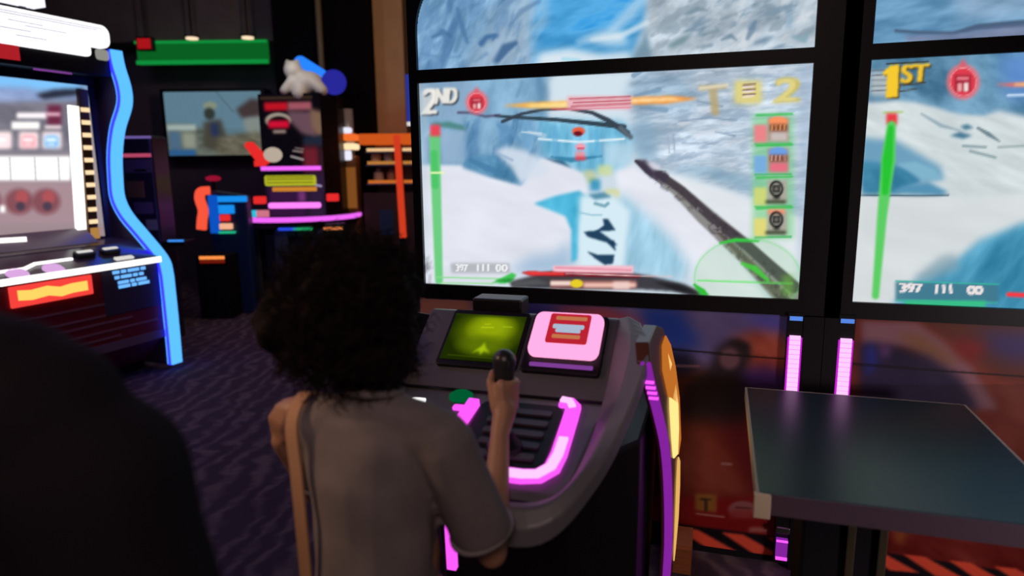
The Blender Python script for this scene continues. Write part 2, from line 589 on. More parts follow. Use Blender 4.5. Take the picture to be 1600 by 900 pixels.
CR1 = A.fbm(46, 20, -0.55, 141, 4)
A.put(np.clip((CR1 - 0.56) * 7, 0, 1) * A.mask([(1020, -120), (1300, -120), (1300, 85), (1000, 98), (1015, 40)], 6), (128, 146, 160), 0.55)
A.put(np.clip((0.42 - CR1) * 7, 0, 1) * A.mask([(1020, -120), (1300, -120), (1300, 85), (1000, 98), (1015, 40)], 6), (222, 226, 230), 0.6)
CR2 = A.fbm(22, 50, 0.5, 151, 4)
A.put(np.clip((CR2 - 0.56) * 7, 0, 1) * A.mask([(640, -120), (850, -120), (858, 30), (832, 112), (640, 125)], 6), (86, 128, 172), 0.5)
A.put(np.clip((0.42 - CR2) * 7, 0, 1) * A.mask([(640, -120), (850, -120), (858, 30), (832, 112), (640, 125)], 6), (168, 196, 220), 0.5)
for pts, wd, cc, al in (([(676, 58), (692, 50), (704, 56)], [5, 9, 5], (70, 112, 156), .8), ([(690, 48), (700, 66), (694, 80)], [6, 9, 4], (84, 126, 168), .7),
                        ([(715, 14), (722, 42), (730, 66)], [5, 8, 5], (78, 120, 162), .8), ([(736, 10), (748, 6)], [6, 3], (92, 132, 172), .7), ([(700, 4), (716, -6)], [4, 8], (90, 130, 170), .6),
                        ([(752, 68), (760, 58), (774, 55), (770, 62)], [8, 6, 5, 3], (66, 108, 156), .85), ([(778, 94), (790, 76), (806, 68)], [7, 12, 5], (70, 106, 148), .85), ([(796, 40), (814, 18), (842, 2)], [3, 9, 5], (98, 134, 172), .7),
                        ([(660, 84), (690, 90), (720, 88)], [4, 6, 3], (96, 138, 178), .6), ([(742, 96), (760, 84)], [4, 7], (102, 142, 182), .6),
                        ([(1072, 22), (1090, 14), (1104, 16)], [4, 8, 3], (120, 142, 158), .8), ([(1128, 30), (1150, 22)], [4, 6], (128, 148, 162), .7), ([(1100, 54), (1122, 48), (1118, 42)], [4, 5, 2], (116, 140, 152), .7),
                        ([(1180, 34), (1174, 48), (1168, 60)], [5, 10, 6], (106, 132, 156), .75), ([(1128, 62), (1142, 56), (1150, 62)], [4, 7, 3], (104, 130, 148), .75), ([(1200, 30), (1216, 27)], [3, 5], (118, 138, 152), .7),
                        ([(1196, 8), (1206, 18)], [4, 6], (132, 152, 168), .7), ([(1240, 58), (1256, 62), (1262, 52)], [6, 10, 5], (128, 164, 178), .7), ([(1090, 74), (1112, 70)], [3, 5], (130, 150, 166), .7)):
    A.line(pts, wd, cc, 3, al)
A.line([(1006, -10), (985, 20), (950, 52), (905, 66)], [16, 20, 12, 6], (190, 216, 236), 8, 0.6)
A.line([(1010, 36), (970, 56), (925, 62)], [8, 10, 4], (222, 234, 242), 4, 0.7)
# --- lower picture: snow valley seen from a cockpit
LOW = [(640, 100), (1300, 60), (1300, 482), (640, 482)]
A.rect(640, 118, 1300, 482, (205, 220, 232), 0)
tb = A.fbm(40, 70, 0.25, 41, 5)
A.poly([(640, 118), (866, 112), (862, 150), (850, 205), (860, 250), (810, 300), (640, 270)], (126, 168, 200), 4, 1, tb, 110)
A.put(np.clip((A.fbm(18, 60, 0.3, 45, 4) - 0.56) * 6, 0, 1) * A.mask([(690, 178), (852, 176), (842, 230), (812, 285), (700, 258)], 5), (66, 116, 160), 0.75)
A.poly([(662, 213), (690, 205), (730, 200), (728, 256), (662, 257)], (150, 180, 208), 4, 0.85)
A.poly([(855, 118), (1010, 110), (1000, 150), (975, 185), (860, 178)], (212, 228, 238), 7, 1)
A.poly([(640, 120), (720, 116), (745, 140), (720, 190), (650, 185)], (140, 168, 196), 6, 0.6)
# right cliffs
tr_ = A.fbm(50, 12, -0.2, 51, 5)
A.poly([(986, 112), (1300, 90), (1300, 345), (1245, 338), (1150, 300), (1060, 268), (1012, 258), (985, 210)], (188, 204, 220), 5, 1, tr_, 120)
A.put(np.clip((A.fbm(30, 9, -0.25, 57, 4) - 0.55) * 6, 0, 1) * A.mask([(986, 114), (1230, 104), (1240, 330), (1150, 298), (1030, 262), (992, 200)], 8), (140, 164, 188), 0.6)
CR3 = A.fbm(34, 5, -0.06, 161, 4)
A.put(np.clip((CR3 - 0.55) * 7, 0, 1) * A.mask([(1000, 112), (1262, 96), (1262, 340), (1150, 298), (1040, 262), (1010, 200)], 6), (146, 170, 192), 0.5)
A.put(np.clip((0.42 - CR3) * 7, 0, 1) * A.mask([(1000, 112), (1262, 96), (1262, 340), (1150, 298), (1040, 262), (1010, 200)], 6), (222, 228, 238), 0.55)
A.poly([(985, 130), (1010, 112), (1060, 120), (1100, 150), (1060, 178), (1000, 175), (975, 160)], (128, 160, 186), 9, 0.65, tr_, 120)
A.poly([(985, 196), (1010, 184), (1030, 210), (1024, 250), (1000, 252), (985, 232)], (128, 166, 192), 7, 0.7)
A.poly([(1040, 262), (1100, 276), (1170, 300), (1242, 330), (1245, 300), (1180, 278), (1100, 258)], (152, 186, 208), 6, 0.8, tr_, 70)
# blue gorge
A.poly([(838, 186), (975, 190), (988, 214), (980, 262), (915, 274), (890, 258), (850, 244)], (120, 192, 226), 6, 1, A.fbm(14, 60, 0.05, 61, 4), 90)
A.poly([(940, 222), (985, 220), (985, 262), (946, 262)], (202, 222, 236), 6, 0.7)
A.line([(842, 217), (905, 222), (975, 217)], 3, (232, 246, 252), 1.5)
A.poly([(845, 247), (880, 250), (893, 264), (870, 258)], (32, 84, 118), 2, 0.9)
A.line([(862, 245), (892, 250), (940, 244)], [3, 8, 2], (44, 120, 160), 2, 0.8)
for pts, cc in (([(728, 256), (732, 222), (742, 186), (752, 180), (746, 222), (752, 262)], (84, 132, 176)), ([(776, 190), (790, 184), (800, 204), (792, 240), (782, 236)], (92, 142, 186)),
                ([(664, 214), (668, 256), (690, 256), (688, 210)], (112, 146, 184)), ([(812, 186), (830, 184), (838, 210), (826, 240), (816, 226)], (104, 156, 196))):
    A.poly(pts, cc, 3, 0.75, tb, 70)
A.poly([(672, 192), (702, 190), (724, 196), (728, 204), (700, 200), (676, 197)], (70, 128, 122), 2, 0.85)
A.poly([(836, 120), (846, 118), (852, 142), (842, 152)], (92, 138, 176), 3, 0.7); A.line([(808, 150), (816, 128)], [5, 3], (100, 144, 180), 3, 0.6)
# snow fields
ts = A.fbm(90, 34, 0.3, 71, 3)
A.poly([(640, 258), (720, 258), (760, 275), (815, 290), (846, 246), (880, 258), (912, 272), (918, 300), (880, 306), (838, 318), (880, 334), (892, 360), (888, 405), (858, 425), (800, 445), (640, 446)], (226, 229, 240), 2.5, 1, ts, 22)
A.poly([(772, 236), (790, 228), (822, 236), (850, 250), (860, 270), (810, 288), (800, 262)], (214, 224, 238), 4, 0.9)
A.poly([(722, 262), (735, 244), (770, 242), (795, 262), (815, 288), (770, 276)], (92, 148, 186), 3, 0.9, tb, 120)
A.poly([(790, 425), (830, 400), (870, 395), (890, 372), (895, 420), (850, 432)], (158, 188, 216), 9, 0.85)
A.poly([(962, 268), (990, 258), (1030, 286), (1090, 340), (1150, 400), (1200, 470), (1100, 470), (1050, 390), (1000, 330), (966, 300)], (230, 232, 242), 4, 1, ts, 20)
A.poly([(1020, 268), (1060, 276), (1130, 296), (1200, 322), (1262, 345), (1262, 475), (1240, 440), (1150, 380), (1080, 320)], (226, 232, 238), 4, 1, ts, 18)
A.poly([(968, 300), (995, 322), (1050, 372), (1080, 420), (1060, 440), (960, 425), (962, 340)], (150, 198, 222), 10, 0.9, A.fbm(20, 70, 0.2, 77, 4), 70)
for pts, wd, cc, al in (([(778, 196), (800, 205), (812, 222)], [5, 10, 6], (98, 148, 188), .7), ([(826, 206), (850, 212)], [4, 8], (176, 206, 226), .7), ([(815, 206), (845, 209)], [2, 3], (216, 232, 242), .8),
                        ([(735, 250), (760, 262), (786, 272)], [6, 10, 6], (70, 124, 166), .75), ([(780, 240), (800, 250)], [3, 5], (150, 176, 204), .7), ([(866, 200), (868, 240)], [8, 10], (104, 172, 214), .6), ([(932, 205), (934, 240)], [8, 6], (96, 176, 220), .6),
                        ([(990, 118), (1008, 108)], [8, 5], (108, 142, 172), .7), ([(992, 150), (1030, 140)], [5, 8], (104, 140, 170), .6), ([(1000, 168), (1040, 172)], [4, 9], (112, 146, 176), .6), ([(1052, 210), (1054, 236)], [2.5, 2.5], (150, 160, 182), .7), ([(1044, 212), (1046, 240)], [2, 2], (160, 170, 190), .7),
                        ([(1060, 190), (1110, 184), (1150, 188)], [2, 3, 1.5], (112, 136, 162), .7), ([(1118, 206), (1148, 212)], [2, 4], (120, 144, 168), .7), ([(1066, 224), (1120, 224)], [2, 2], (140, 158, 180), .7), ([(1090, 158), (1128, 166)], [3, 5], (124, 148, 170), .6)):
    A.line(pts, wd, cc, 1.5, al)
A.rect(1247, 104, 1300, 482, (150, 172, 196), 6, 0.45)
# river and ice floes
RIV = [(834, 318), (868, 306), (905, 298), (922, 312), (906, 352), (903, 405), (893, 410), (893, 360), (884, 338)]
A.poly(RIV, (74, 178, 214), 2.5, 1, A.fbm(30, 30, 0, 79, 3), 50)
A.poly([(906, 304), (960, 308), (985, 330), (975, 420), (905, 420), (904, 350)], (214, 236, 246), 4, 1)
A.poly([(918, 304), (945, 300), (956, 308), (930, 312)], (72, 132, 160), 2, 0.9)
A.line([(930, 318), (945, 322), (950, 318)], 5, (100, 152, 170), 2, 0.8)
for pts in ([(942, 342), (950, 342), (962, 360), (930, 362), (944, 352)], [(912, 362), (935, 360), (960, 378), (966, 384), (938, 376), (918, 370)],
            [(916, 392), (934, 398), (960, 398), (958, 412), (945, 414), (930, 404)], [(948, 378), (960, 376), (962, 392), (956, 386)]):
    A.poly(pts, (26, 58, 88), 1.2, 0.95)
A.line([(905, 332), (925, 336), (940, 336)], 2.5, (140, 190, 210), 1.2, 0.8)
# yellow tracer marks
for x, y, w_, h_, cc in ((912, 266, 18, 10, (206, 208, 150)), (934, 258, 22, 16, (214, 222, 150)), (918, 276, 14, 10, (196, 196, 110)), (946, 296, 20, 6, (218, 216, 120)), (960, 300, 8, 8, (220, 220, 150))):
    A.rect(x, y, x + w_, y + h_, cc, 3, 0.8)
A.rect(922, 280, 938, 298, (56, 148, 190), 3, 0.9)
# fallen log
A.line([(994, 252), (1012, 266), (1035, 280)], [5, 12, 16], (66, 58, 74), 1.5)
A.line([(1025, 272), (1058, 296), (1100, 336), (1160, 388), (1236, 466)], [14, 20, 28, 34, 44], (140, 138, 136), 2.5)
A.line([(1030, 272), (1066, 298), (1112, 340), (1170, 386), (1240, 448)], [12, 13, 15, 17, 20], (72, 66, 72), 2)
A.line([(1120, 360), (1160, 400), (1225, 468)], [6, 10, 16], (86, 72, 66), 3, 0.8)
LOGN = A.fbm(9, 7, 0.7, 131, 3)
A.put(np.clip((LOGN - 0.52) * 8, 0, 1) * A.mask([(994, 248), (1036, 264), (1075, 300), (1130, 345), (1240, 450), (1236, 470), (1216, 468), (1132, 384), (1060, 312), (1024, 286)], 2), (54, 46, 54), 0.6)
A.put(np.clip((LOGN - 0.60) * 8, 0, 1) * A.mask([(1040, 288), (1062, 298), (1130, 358), (1206, 430), (1200, 440), (1096, 346)], 2), (180, 178, 178), 0.5)
A.poly([(992, 250), (1010, 250), (1024, 266), (1044, 272), (1040, 288), (1018, 276)], (64, 56, 74), 2, 0.9)
A.poly([(1008, 252), (1022, 254), (1036, 264), (1020, 266)], (220, 216, 228), 2, 0.8)
# arched bridge
A.line([(774, 181), (800, 183), (870, 187), (975, 198)], [4, 5, 6, 8], (52, 70, 84), 1.2)
A.line([(785, 190), (815, 178), (850, 171), (890, 170), (925, 176), (950, 188), (980, 208)], [5, 5, 4, 5, 6, 8, 10], (56, 68, 82), 1.2)
A.line([(862, 170), (905, 171)], 3, (190, 60, 70), 1.5, 0.9)
A.line([(970, 200), (985, 214)], 8, (90, 104, 116), 3)
# title and flares
A.poly([(783, 165), (830, 160), (888, 158), (888, 168), (830, 169)], (250, 178, 70), 2.5)
A.poly([(820, 164), (888, 160), (888, 167), (830, 167)], (255, 232, 160), 2)
A.poly([(985, 152), (1050, 150), (1092, 154), (1040, 162), (985, 163)], (252, 150, 50), 2.5)
A.poly([(985, 155), (1050, 153), (1070, 156), (985, 160)], (255, 236, 190), 2)
A.rect(886, 150, 986, 171, (236, 176, 186), 2.5, 0.85)
for i, w0 in enumerate((0, 6, 3)):
    A.line([(890 + w0, 155 + i * 5.5), (985, 151 + i * 5.5)], 2.2, (188, 74, 92), 0.8, 0.9)
A.line([(870, 171), (986, 168)], 2, (226, 120, 140), 1, 0.8)
# 2ND place and the red badge
A.rect(657, 142, 676, 176, (222, 220, 216), 3, 0.7)
A.text('2', 659, 140, 22, 40, (48, 52, 62), -0.04, 0.1, 1.2, 1, 4)
A.text('2', 657, 138, 22, 40, (238, 236, 230), -0.04, 0.1, 0.8, 1, 4)
A.text('ND', 680, 140, 32, 24, (44, 48, 58), -0.05, 0.1, 1.2, 1, 4)
A.text('ND', 678, 138, 32, 24, (232, 230, 224), -0.05, 0.1, 0.8, 1, 4)
A.line([(716, 176), (735, 176), (758, 182), (780, 180)], 4, (76, 70, 100), 2, 0.8)


def badge(c, cx, cy, r):
    c.disc(cx, cy, r * 1.05, r * 1.12, (226, 120, 132), 4, 0.85)
    c.disc(cx, cy, r * 0.84, r * 0.92, (222, 62, 78), 2)
    c.poly([(cx - r * .3, cy - r * .9), (cx, cy - r * 1.5), (cx + r * .3, cy - r * .9)], (228, 92, 104), 2, 0.9)
    c.disc(cx, cy, r * 0.84, r * 0.9, (244, 170, 178), 0.8, 0.8, ring=1.5)
    c.rect(cx - r * .5, cy - r * .42, cx + r * .5, cy + r * .6, (150, 34, 52), 1, 0.85)
    c.rect(cx - r * .38, cy - r * .3, cx + r * .38, cy - r * .1, (236, 130, 140), 0.8)
    c.rect(cx - r * .34, cy + r * .1, cx - r * .06, cy + r * .6, (240, 170, 170), 0.8)
    c.rect(cx + r * .06, cy + r * .05, cx + r * .34, cy + r * .6, (246, 226, 222), 0.8)


badge(A, 745, 160, 17)
# score letters, top right
A.text('T', 1096, 134, 38, 46, (184, 164, 112), -0.06, -0.1, 2.0, 0.8, 6)
A.line([(1094, 138), (1136, 133)], 5, (226, 216, 188), 2, 0.9)
A.rect(1147, 126, 1190, 162, (216, 206, 134), 5, 0.85)
A.rect(1150, 128, 1188, 160, (226, 212, 128), 2, 0.8)
for y in (133, 140.5, 148):
    A.line([(1161, y), (1180, y - 1.5)], 2.6, (132, 104, 100), 0.8)
    A.line([(1161, y + 3.4), (1177, y + 2)], 2.4, (242, 226, 226), 0.8)
A.text('2', 1206, 122, 38, 38, (206, 188, 92), -0.06, 0.15, 2.0, 0.9, 6)
A.text('2', 1209, 124, 32, 34, (228, 216, 140), -0.06, 0.15, 1.0, 0.8, 2)
# player portraits
for i, (y0, cc) in enumerate(((181, (240, 130, 138)), (229, (120, 172, 226)), (279, (208, 216, 120)), (327, (228, 218, 120)))):
    A.rect(1176, y0 - 3, 1240, y0 + 46, (120, 206, 134), 5, 0.65)
    A.line([(1182, y0 - 1), (1238, y0 - 3)], 3, (62, 192, 88), 1.2)
    A.line([(1180, y0 + 44), (1236, y0 + 43)], 3, (62, 180, 92), 1.2)
    A.rect(1178, y0 + 14, 1199, y0 + 42, cc, 2, 0.95)
    if i < 2:
        A.rect(1200, y0 + 3, 1232, y0 + 40, (176, 140, 130), 2)
        A.disc(1216, y0 + 9, 15, 8, ((250, 150, 100), (110, 160, 230))[i], 2)
        A.rect(1203, y0 + 13, 1230, y0 + 24, (130, 78, 62), 2)
        for x in (1206, 1212, 1219, 1226):
            A.line([(x, y0 + 14), (x, y0 + 22)], 2, ((226, 150, 80), (206, 160, 150))[i], 0.8)
        A.rect(1204, y0 + 26, 1230, y0 + 39, ((200, 190, 186), (232, 112, 132))[i], 2.5)
    else:
        A.rect(1199, y0 + 2, 1230, y0 + 39, (172, 168, 156), 2)
        if i == 3:
            A.rect(1200, y0, 1226, y0 + 7, (246, 146, 112), 2)
        A.disc(1213, y0 + 16, 11, 13, (40, 42, 40), 1.5, 1, ring=3.2)
        A.rect(1207, y0 + 10, 1219, y0 + 22, (36, 38, 36), 1.2)
        A.rect(1210, y0 + 13, 1216, y0 + 19, (120, 110, 104), 1)
        A.rect(1209, y0 + 26, 1218, y0 + 32, (28, 34, 30), 1.5)
        A.rect(1196, y0 + 34, 1228, y0 + 39, (54, 64, 44), 1.5)
# targets
A.disc(904, 205, 10, 6.5, (232, 96, 66), 2); A.disc(903, 209, 7, 4, (110, 20, 34), 1.5)
A.disc(907, 229, 8, 5, (246, 160, 176), 2); A.line([(903, 232), (912, 232)], 3, (206, 84, 110), 1)
A.rect(899, 236, 914, 248, (240, 150, 160), 2, 0.9); A.rect(899, 245, 915, 250, (226, 60, 70), 1.5)
# power bar on the left
A.line([(679, 213), (686, 438)], [17, 12], (104, 205, 124), 2.5, 0.95)
A.line([(678, 240), (680, 290)], 11, (70, 196, 100), 3, 0.8)
A.rect(672, 195, 688, 213, (232, 72, 88), 1.5)
A.line([(674, 270), (693, 270)], 3, (236, 250, 180), 1.2)
# dials
A.poly([(704, 411), (796, 411), (797, 427), (705, 427)], (176, 180, 186), 1.5, 0.9)
for st, x in (('397', 712), ('111', 745), ('00', 774)):
    A.text(st, x, 413, 18, 11, (246, 246, 248), 0.0, 0, 0.5, 1, 1)
A.line([(680, 433), (800, 436)], 2, (136, 222, 140), 1.2); A.line([(690, 442), (770, 443)], 2, (150, 226, 150), 1.2)
A.poly([(796, 440), (850, 426), (890, 419), (960, 422), (1020, 432), (1070, 444), (1110, 464), (1080, 464), (1060, 456), (1000, 452), (900, 452), (800, 450)], (62, 62, 68), 2)
A.poly([(1020, 440), (1060, 444), (1100, 460), (1060, 456)], (34, 34, 38), 2)
A.poly([(800, 440), (840, 436), (862, 444), (800, 448)], (90, 92, 94), 2, 0.8)
A.poly([(768, 442), (800, 426), (808, 430), (790, 443)], (66, 196, 84), 1.2)
A.poly([(772, 438), (806, 434), (796, 442)], (40, 150, 60), 1)
A.rect(864, 415, 990, 427, (246, 190, 204), 1.2)
A.line([(868, 418), (986, 422)], 1.6, (214, 110, 136), 0.8); A.line([(868, 425.5), (986, 428)], 1.4, (196, 90, 110), 0.8)
A.poly([(814, 426), (826, 424), (1000, 430), (1000, 434), (830, 431)], (120, 22, 34), 1)
A.poly([(814, 426), (826, 424), (882, 426), (882, 430), (830, 430)], (240, 62, 60), 0.8)
A.line([(884, 428), (1050, 432)], 1.5, (236, 196, 196), 0.7)
A.rect(860, 438, 994, 450, (150, 92, 88), 1.5)
A.rect(860, 439, 892, 446, (240, 214, 204), 1.2); A.rect(912, 442, 994, 449, (250, 200, 186), 1.5)
A.rect(958, 440, 984, 452, (240, 206, 200), 1.5)
A.disc(901, 443, 10, 6.5, (232, 206, 40), 1.5)
# radar, bottom right
A.disc(1168, 434, 84, 64, (120, 190, 120), 6, 0.20)
A.disc(1168, 434, 84, 62, (70, 220, 80), 1.2, 0.35, ring=2)
A.line([(1125, 380), (1150, 375), (1185, 377)], [3, 6, 3], (58, 200, 70), 1.5)
A.line([(1160, 412), (1180, 420), (1200, 438)], [5, 10, 5], (72, 205, 66), 2, 0.9)
A.line([(1090, 438), (1238, 443)], 2, (88, 232, 92), 1)
A.line([(1085, 445), (1098, 456), (1105, 460)], [4, 10, 4], (52, 190, 60), 1.5)
A.rect(1222, 430, 1240, 462, (110, 180, 70), 4, 0.6)
A.rect(640, 130, 668, 445, (190, 205, 214), 5, 0.35)

R = Canvas(1320, -80, 1640, 505, (150, 175, 200))
# --- right station, upper picture
tu = R.fbm(90, 24, -0.2, 91, 5)
R.poly([(1320, -80), (1640, -80), (1640, 80), (1320, 80)], (104, 152, 188), 0, 1, tu, 110)
R.poly([(1480, -30), (1640, -60), (1640, 18), (1560, 30), (1500, 34)], (150, 178, 206), 14, 0.8, tu, 60)
R.line([(1400, 48), (1440, 51), (1490, 52), (1530, 42), (1640, 34)], [5, 5, 6, 10, 14], (74, 96, 124), 2.5)
R.poly([(1412, 56), (1490, 54), (1540, 46), (1640, 36), (1640, 60), (1420, 66)], (120, 128, 160), 3, 0.9, tu, 60)
# --- right station, lower picture
R.rect(1320, 82, 1640, 505, (208, 216, 222), 1.5)
tq = R.fbm(50, 30, 0.5, 95, 5)
R.poly([(1320, 84), (1640, 70), (1640, 190), (1560, 172), (1535, 184), (1480, 176), (1430, 160), (1320, 158)], (92, 138, 168), 4, 1, tq, 110)
R.poly([(1560, 84), (1640, 80), (1640, 160), (1570, 150)], (96, 142, 214), 14, 0.8)
R.poly([(1345, 170), (1400, 158), (1460, 168), (1500, 182), (1560, 180), (1640, 195), (1640, 320), (1345, 320)], (206, 216, 218), 3, 1, R.fbm(60, 16, 0.4, 99, 4), 40)
R.line([(1440, 178), (1470, 196), (1500, 204)], [3, 6, 2], (150, 172, 182), 2.5)
R.poly([(1484, 212), (1500, 206), (1520, 212), (1505, 217)], (72, 120, 146), 2)
R.poly([(1500, 197), (1512, 194), (1522, 200), (1508, 203)], (72, 120, 146), 2)
R.line([(1528, 200), (1545, 210), (1562, 221)], [4, 7, 2], (110, 132, 140), 1.8)
R.line([(1505, 228), (1540, 230)], 4, (140, 160, 166), 2); R.line([(1516, 236), (1555, 246)], 4, (140, 162, 168), 2)
R.line([(1560, 230), (1640, 226)], 3, (150, 166, 170), 2)
# blue ice mounds
R.poly([(1345, 215), (1400, 220), (1470, 260), (1475, 280), (1440, 285), (1345, 292)], (110, 160, 190), 5, 1)
R.poly([(1346, 250), (1385, 256), (1415, 262), (1440, 284), (1400, 303), (1346, 304)], (64, 132, 166), 3, 1, tq, 50)
R.poly([(1400, 256), (1430, 252), (1460, 264), (1474, 280), (1442, 282), (1425, 270)], (128, 180, 204), 2.5)
R.poly([(1392, 302), (1410, 290), (1450, 284), (1482, 300), (1470, 306)], (86, 146, 180), 3)
R.line([(1345, 305), (1440, 306), (1482, 305)], 2.5, (52, 84, 104), 1.5)
R.rect(1335, 309, 1500, 320, (214, 218, 222), 2.5)
R.poly([(1335, 320), (1640, 300), (1640, 345), (1560, 372), (1500, 405), (1430, 430), (1400, 470), (1335, 480)], (214, 220, 222), 4, 1, ts[:R.h, :R.w] if False else R.fbm(120, 40, 0.2, 103, 3), 18)
# blue slope
tz = R.fbm(26, 90, 0.6, 107, 4)
R.poly([(1392, 482), (1430, 440), (1490, 410), (1530, 376), (1590, 352), (1640, 335), (1640, 500), (1392, 500)], (70, 146, 180), 6, 1, tz, 70)
R.poly([(1425, 436), (1470, 400), (1492, 396), (1500, 420), (1450, 440)], (128, 158, 172), 6, 0.7)
R.bg = R.a.copy()      # the picture without the read-outs, for the part beyond the painted area
# 1ST and badge
R.rect(1360, 112, 1392, 150, (206, 206, 204), 4, 0.75)
for i in range(5):
    R.line([(1362, 110 + i * 8), (1388, 109 + i * 8)], 1.8, (96, 100, 108), 1, 0.8)
ONE = [(1380, 112), (1392, 102), (1405, 101), (1403, 152), (1384, 153), (1386, 117), (1380, 118)]
R.poly([(x + 2, y + 1.5) for x, y in ONE], (66, 50, 20), 1.2); R.poly(ONE, (246, 202, 50), 0.7)
R.text('ST', 1408, 103, 40, 28, (66, 50, 20), -0.05, 0.1, 1.2, 1, 4); R.text('ST', 1406, 101, 40, 28, (240, 196, 56), -0.05, 0.1, 0.6, 1, 4)
R.line([(1385, 100), (1450, 96)], 2, (52, 46, 34), 1); R.line([(1405, 134), (1446, 129)], 2, (60, 56, 54), 1); R.line([(1405, 143), (1432, 139)], 2, (76, 72, 70), 1)
badge(R, 1505, 128, 25)
R.poly([(1552, 132), (1580, 130), (1640, 128), (1640, 136), (1580, 135)], (240, 110, 90), 2)
R.poly([(1585, 130), (1640, 128), (1640, 133), (1585, 134)], (250, 200, 130), 1.5)
R.line([(1575, 149), (1640, 147)], 4, (200, 222, 246), 2)
# power bar
R.line([(1381, 176), (1410, 175)], 3, (170, 206, 120), 1.5)
R.rect(1385, 177, 1402, 195, (232, 62, 70), 1.5)
R.line([(1393, 196), (1388, 250), (1378, 340), (1368, 462)], [14, 22, 15, 11], (92, 206, 100), 3)
R.line([(1392, 200), (1387, 250), (1383, 300)], [8, 16, 10], (40, 196, 52), 3)
# dials
R.poly([(1399, 440), (1560, 444), (1560, 472), (1399, 470)], (66, 120, 140), 2, 0.9)
R.line([(1400, 439), (1560, 444)], 2, (56, 180, 160), 1); R.line([(1400, 469), (1558, 473)], 2, (56, 190, 150), 1)
for st, x, w_ in (('397', 1405, 34), ('111', 1461, 24), ('00', 1511, 22)):
    R.text(st, x, 442 + (x - 1405) * 0.035, w_, 14, (236, 226, 226), 0.02, 0, 0.5, 1, 3)
R.rect(1413, 470, 1540, 480, (56, 196, 130), 2.5, 0.9)
R.line([(1576, 460), (1640, 463)], 7, (246, 60, 70), 1.5)
R.rect(1330, 300, 1350, 480, (216, 220, 220), 5, 0.4)

# --- printed panel below the screens
P = Canvas(560, 430, 1660, 930, (92, 44, 34))
tp = P.fbm(120, 70, 0.5, 121, 4); tp2 = P.fbm(60, 26, 0.6, 125, 4)
P.poly([(560, 430), (1320, 430), (1320, 560), (1180, 610), (1060, 560), (900, 560), (560, 540)], (92, 84, 132), 10, 1, tp, 50)
P.poly([(640, 462), (735, 465), (742, 490), (690, 500), (640, 496)], (196, 128, 110), 6, 0.95)
P.poly([(770, 470), (900, 478), (960, 490), (1000, 520), (850, 520), (770, 500)], (40, 38, 110), 12, 0.9)
P.poly([(860, 480), (940, 478), (1000, 500), (1040, 520), (1000, 530), (900, 505)], (178, 70, 70), 9, 0.85)
P.poly([(1000, 478), (1060, 480), (1100, 540), (1050, 550), (1010, 525)], (32, 62, 150), 10, 0.9)
P.poly([(1160, 490), (1250, 495), (1250, 530), (1200, 530)], (70, 72, 170), 12, 0.9)
P.poly([(1140, 530), (1180, 515), (1225, 520), (1240, 575), (1205, 600), (1170, 590)], (150, 66, 44), 10, 0.9, tp2, 60)
P.poly([(1140, 575), (1200, 570), (1250, 590), (1240, 620), (1150, 625)], (44, 24, 84), 10, 0.9)
P.poly([(1030, 548), (1080, 550), (1095, 580), (1060, 590), (1030, 580)], (20, 22, 44), 8, 0.9)
# dark figures
P.poly([(1060, 640), (1075, 600), (1110, 572), (1122, 540), (1140, 534), (1165, 534), (1172, 560), (1160, 590), (1170, 620), (1165, 680), (1070, 660)], (30, 22, 30), 8, 0.95)
P.disc(1140, 560, 16, 17, (104, 74, 84), 6, 0.9)
P.poly([(1130, 536), (1150, 529), (1172, 537), (1170, 566), (1163, 552), (1150, 540)], (24, 20, 26), 4, 0.95)
P.line([(1042, 571), (1092, 572)], 3, (132, 92, 96), 2, 0.8)
# orange and red lower field
P.poly([(1040, 660), (1110, 655), (1160, 690), (1200, 780), (1040, 790)], (128, 54, 38), 14, 0.95, tp2, 46)
P.poly([(1120, 660), (1200, 650), (1240, 780), (1180, 790)], (96, 20, 26), 14, 0.9)
P.poly([(1000, 775), (1240, 778), (1240, 850), (1000, 815)], (132, 18, 20), 6, 0.95)
P.poly([(1086, 770), (1120, 772), (1120, 800), (1086, 797)], (150, 104, 42), 2, 0.9)
P.text('T', 1094, 778, 18, 20, (40, 36, 30), 0.05, 0, 0.8)
P.disc(1160, 795, 22, 13, (150, 96, 96), 2.5, 0.9); P.rect(1140, 796, 1182, 810, (150, 50, 50), 3, 0.8)
P.line([(1150, 792), (1172, 794)], 2.5, (96, 40, 40), 1)
P.line([(1088, 802), (1130, 807)], 3, (170, 110, 100), 1.2); P.rect(1170, 823, 1200, 831, (178, 120, 110), 1.5, 0.8)
P.line([(1128, 724), (1142, 725)], 4, (160, 110, 104), 1.5)
# right part of the print
P.poly([(1320, 490), (1440, 500), (1500, 545), (1560, 590), (1660, 600), (1660, 930), (1320, 930), (1320, 600)], (112, 44, 32), 8, 1, tp2, 46)
P.poly([(1345, 500), (1432, 503), (1470, 530), (1520, 575), (1560, 640), (1520, 640), (1480, 590), (1430, 545), (1346, 540)], (128, 92, 106), 5, 0.95)
P.poly([(1400, 520), (1440, 522), (1500, 565), (1470, 570), (1420, 545)], (122, 84, 60), 8, 0.9)
P.poly([(1342, 535), (1400, 540), (1450, 556), (1500, 590), (1530, 640), (1342, 640)], (30, 26, 58), 7, 0.95, tp, 40)
P.poly([(1350, 540), (1368, 536), (1372, 570), (1352, 590)], (36, 44, 130), 6, 0.9); P.poly([(1374, 540), (1392, 540), (1390, 556), (1378, 560)], (96, 60, 120), 5, 0.8)
P.poly([(1520, 515), (1660, 520), (1660, 570), (1560, 560)], (50, 46, 120), 16, 0.9)
P.poly([(1490, 530), (1540, 535), (1530, 560), (1500, 555)], (130, 26, 34), 9, 0.9)
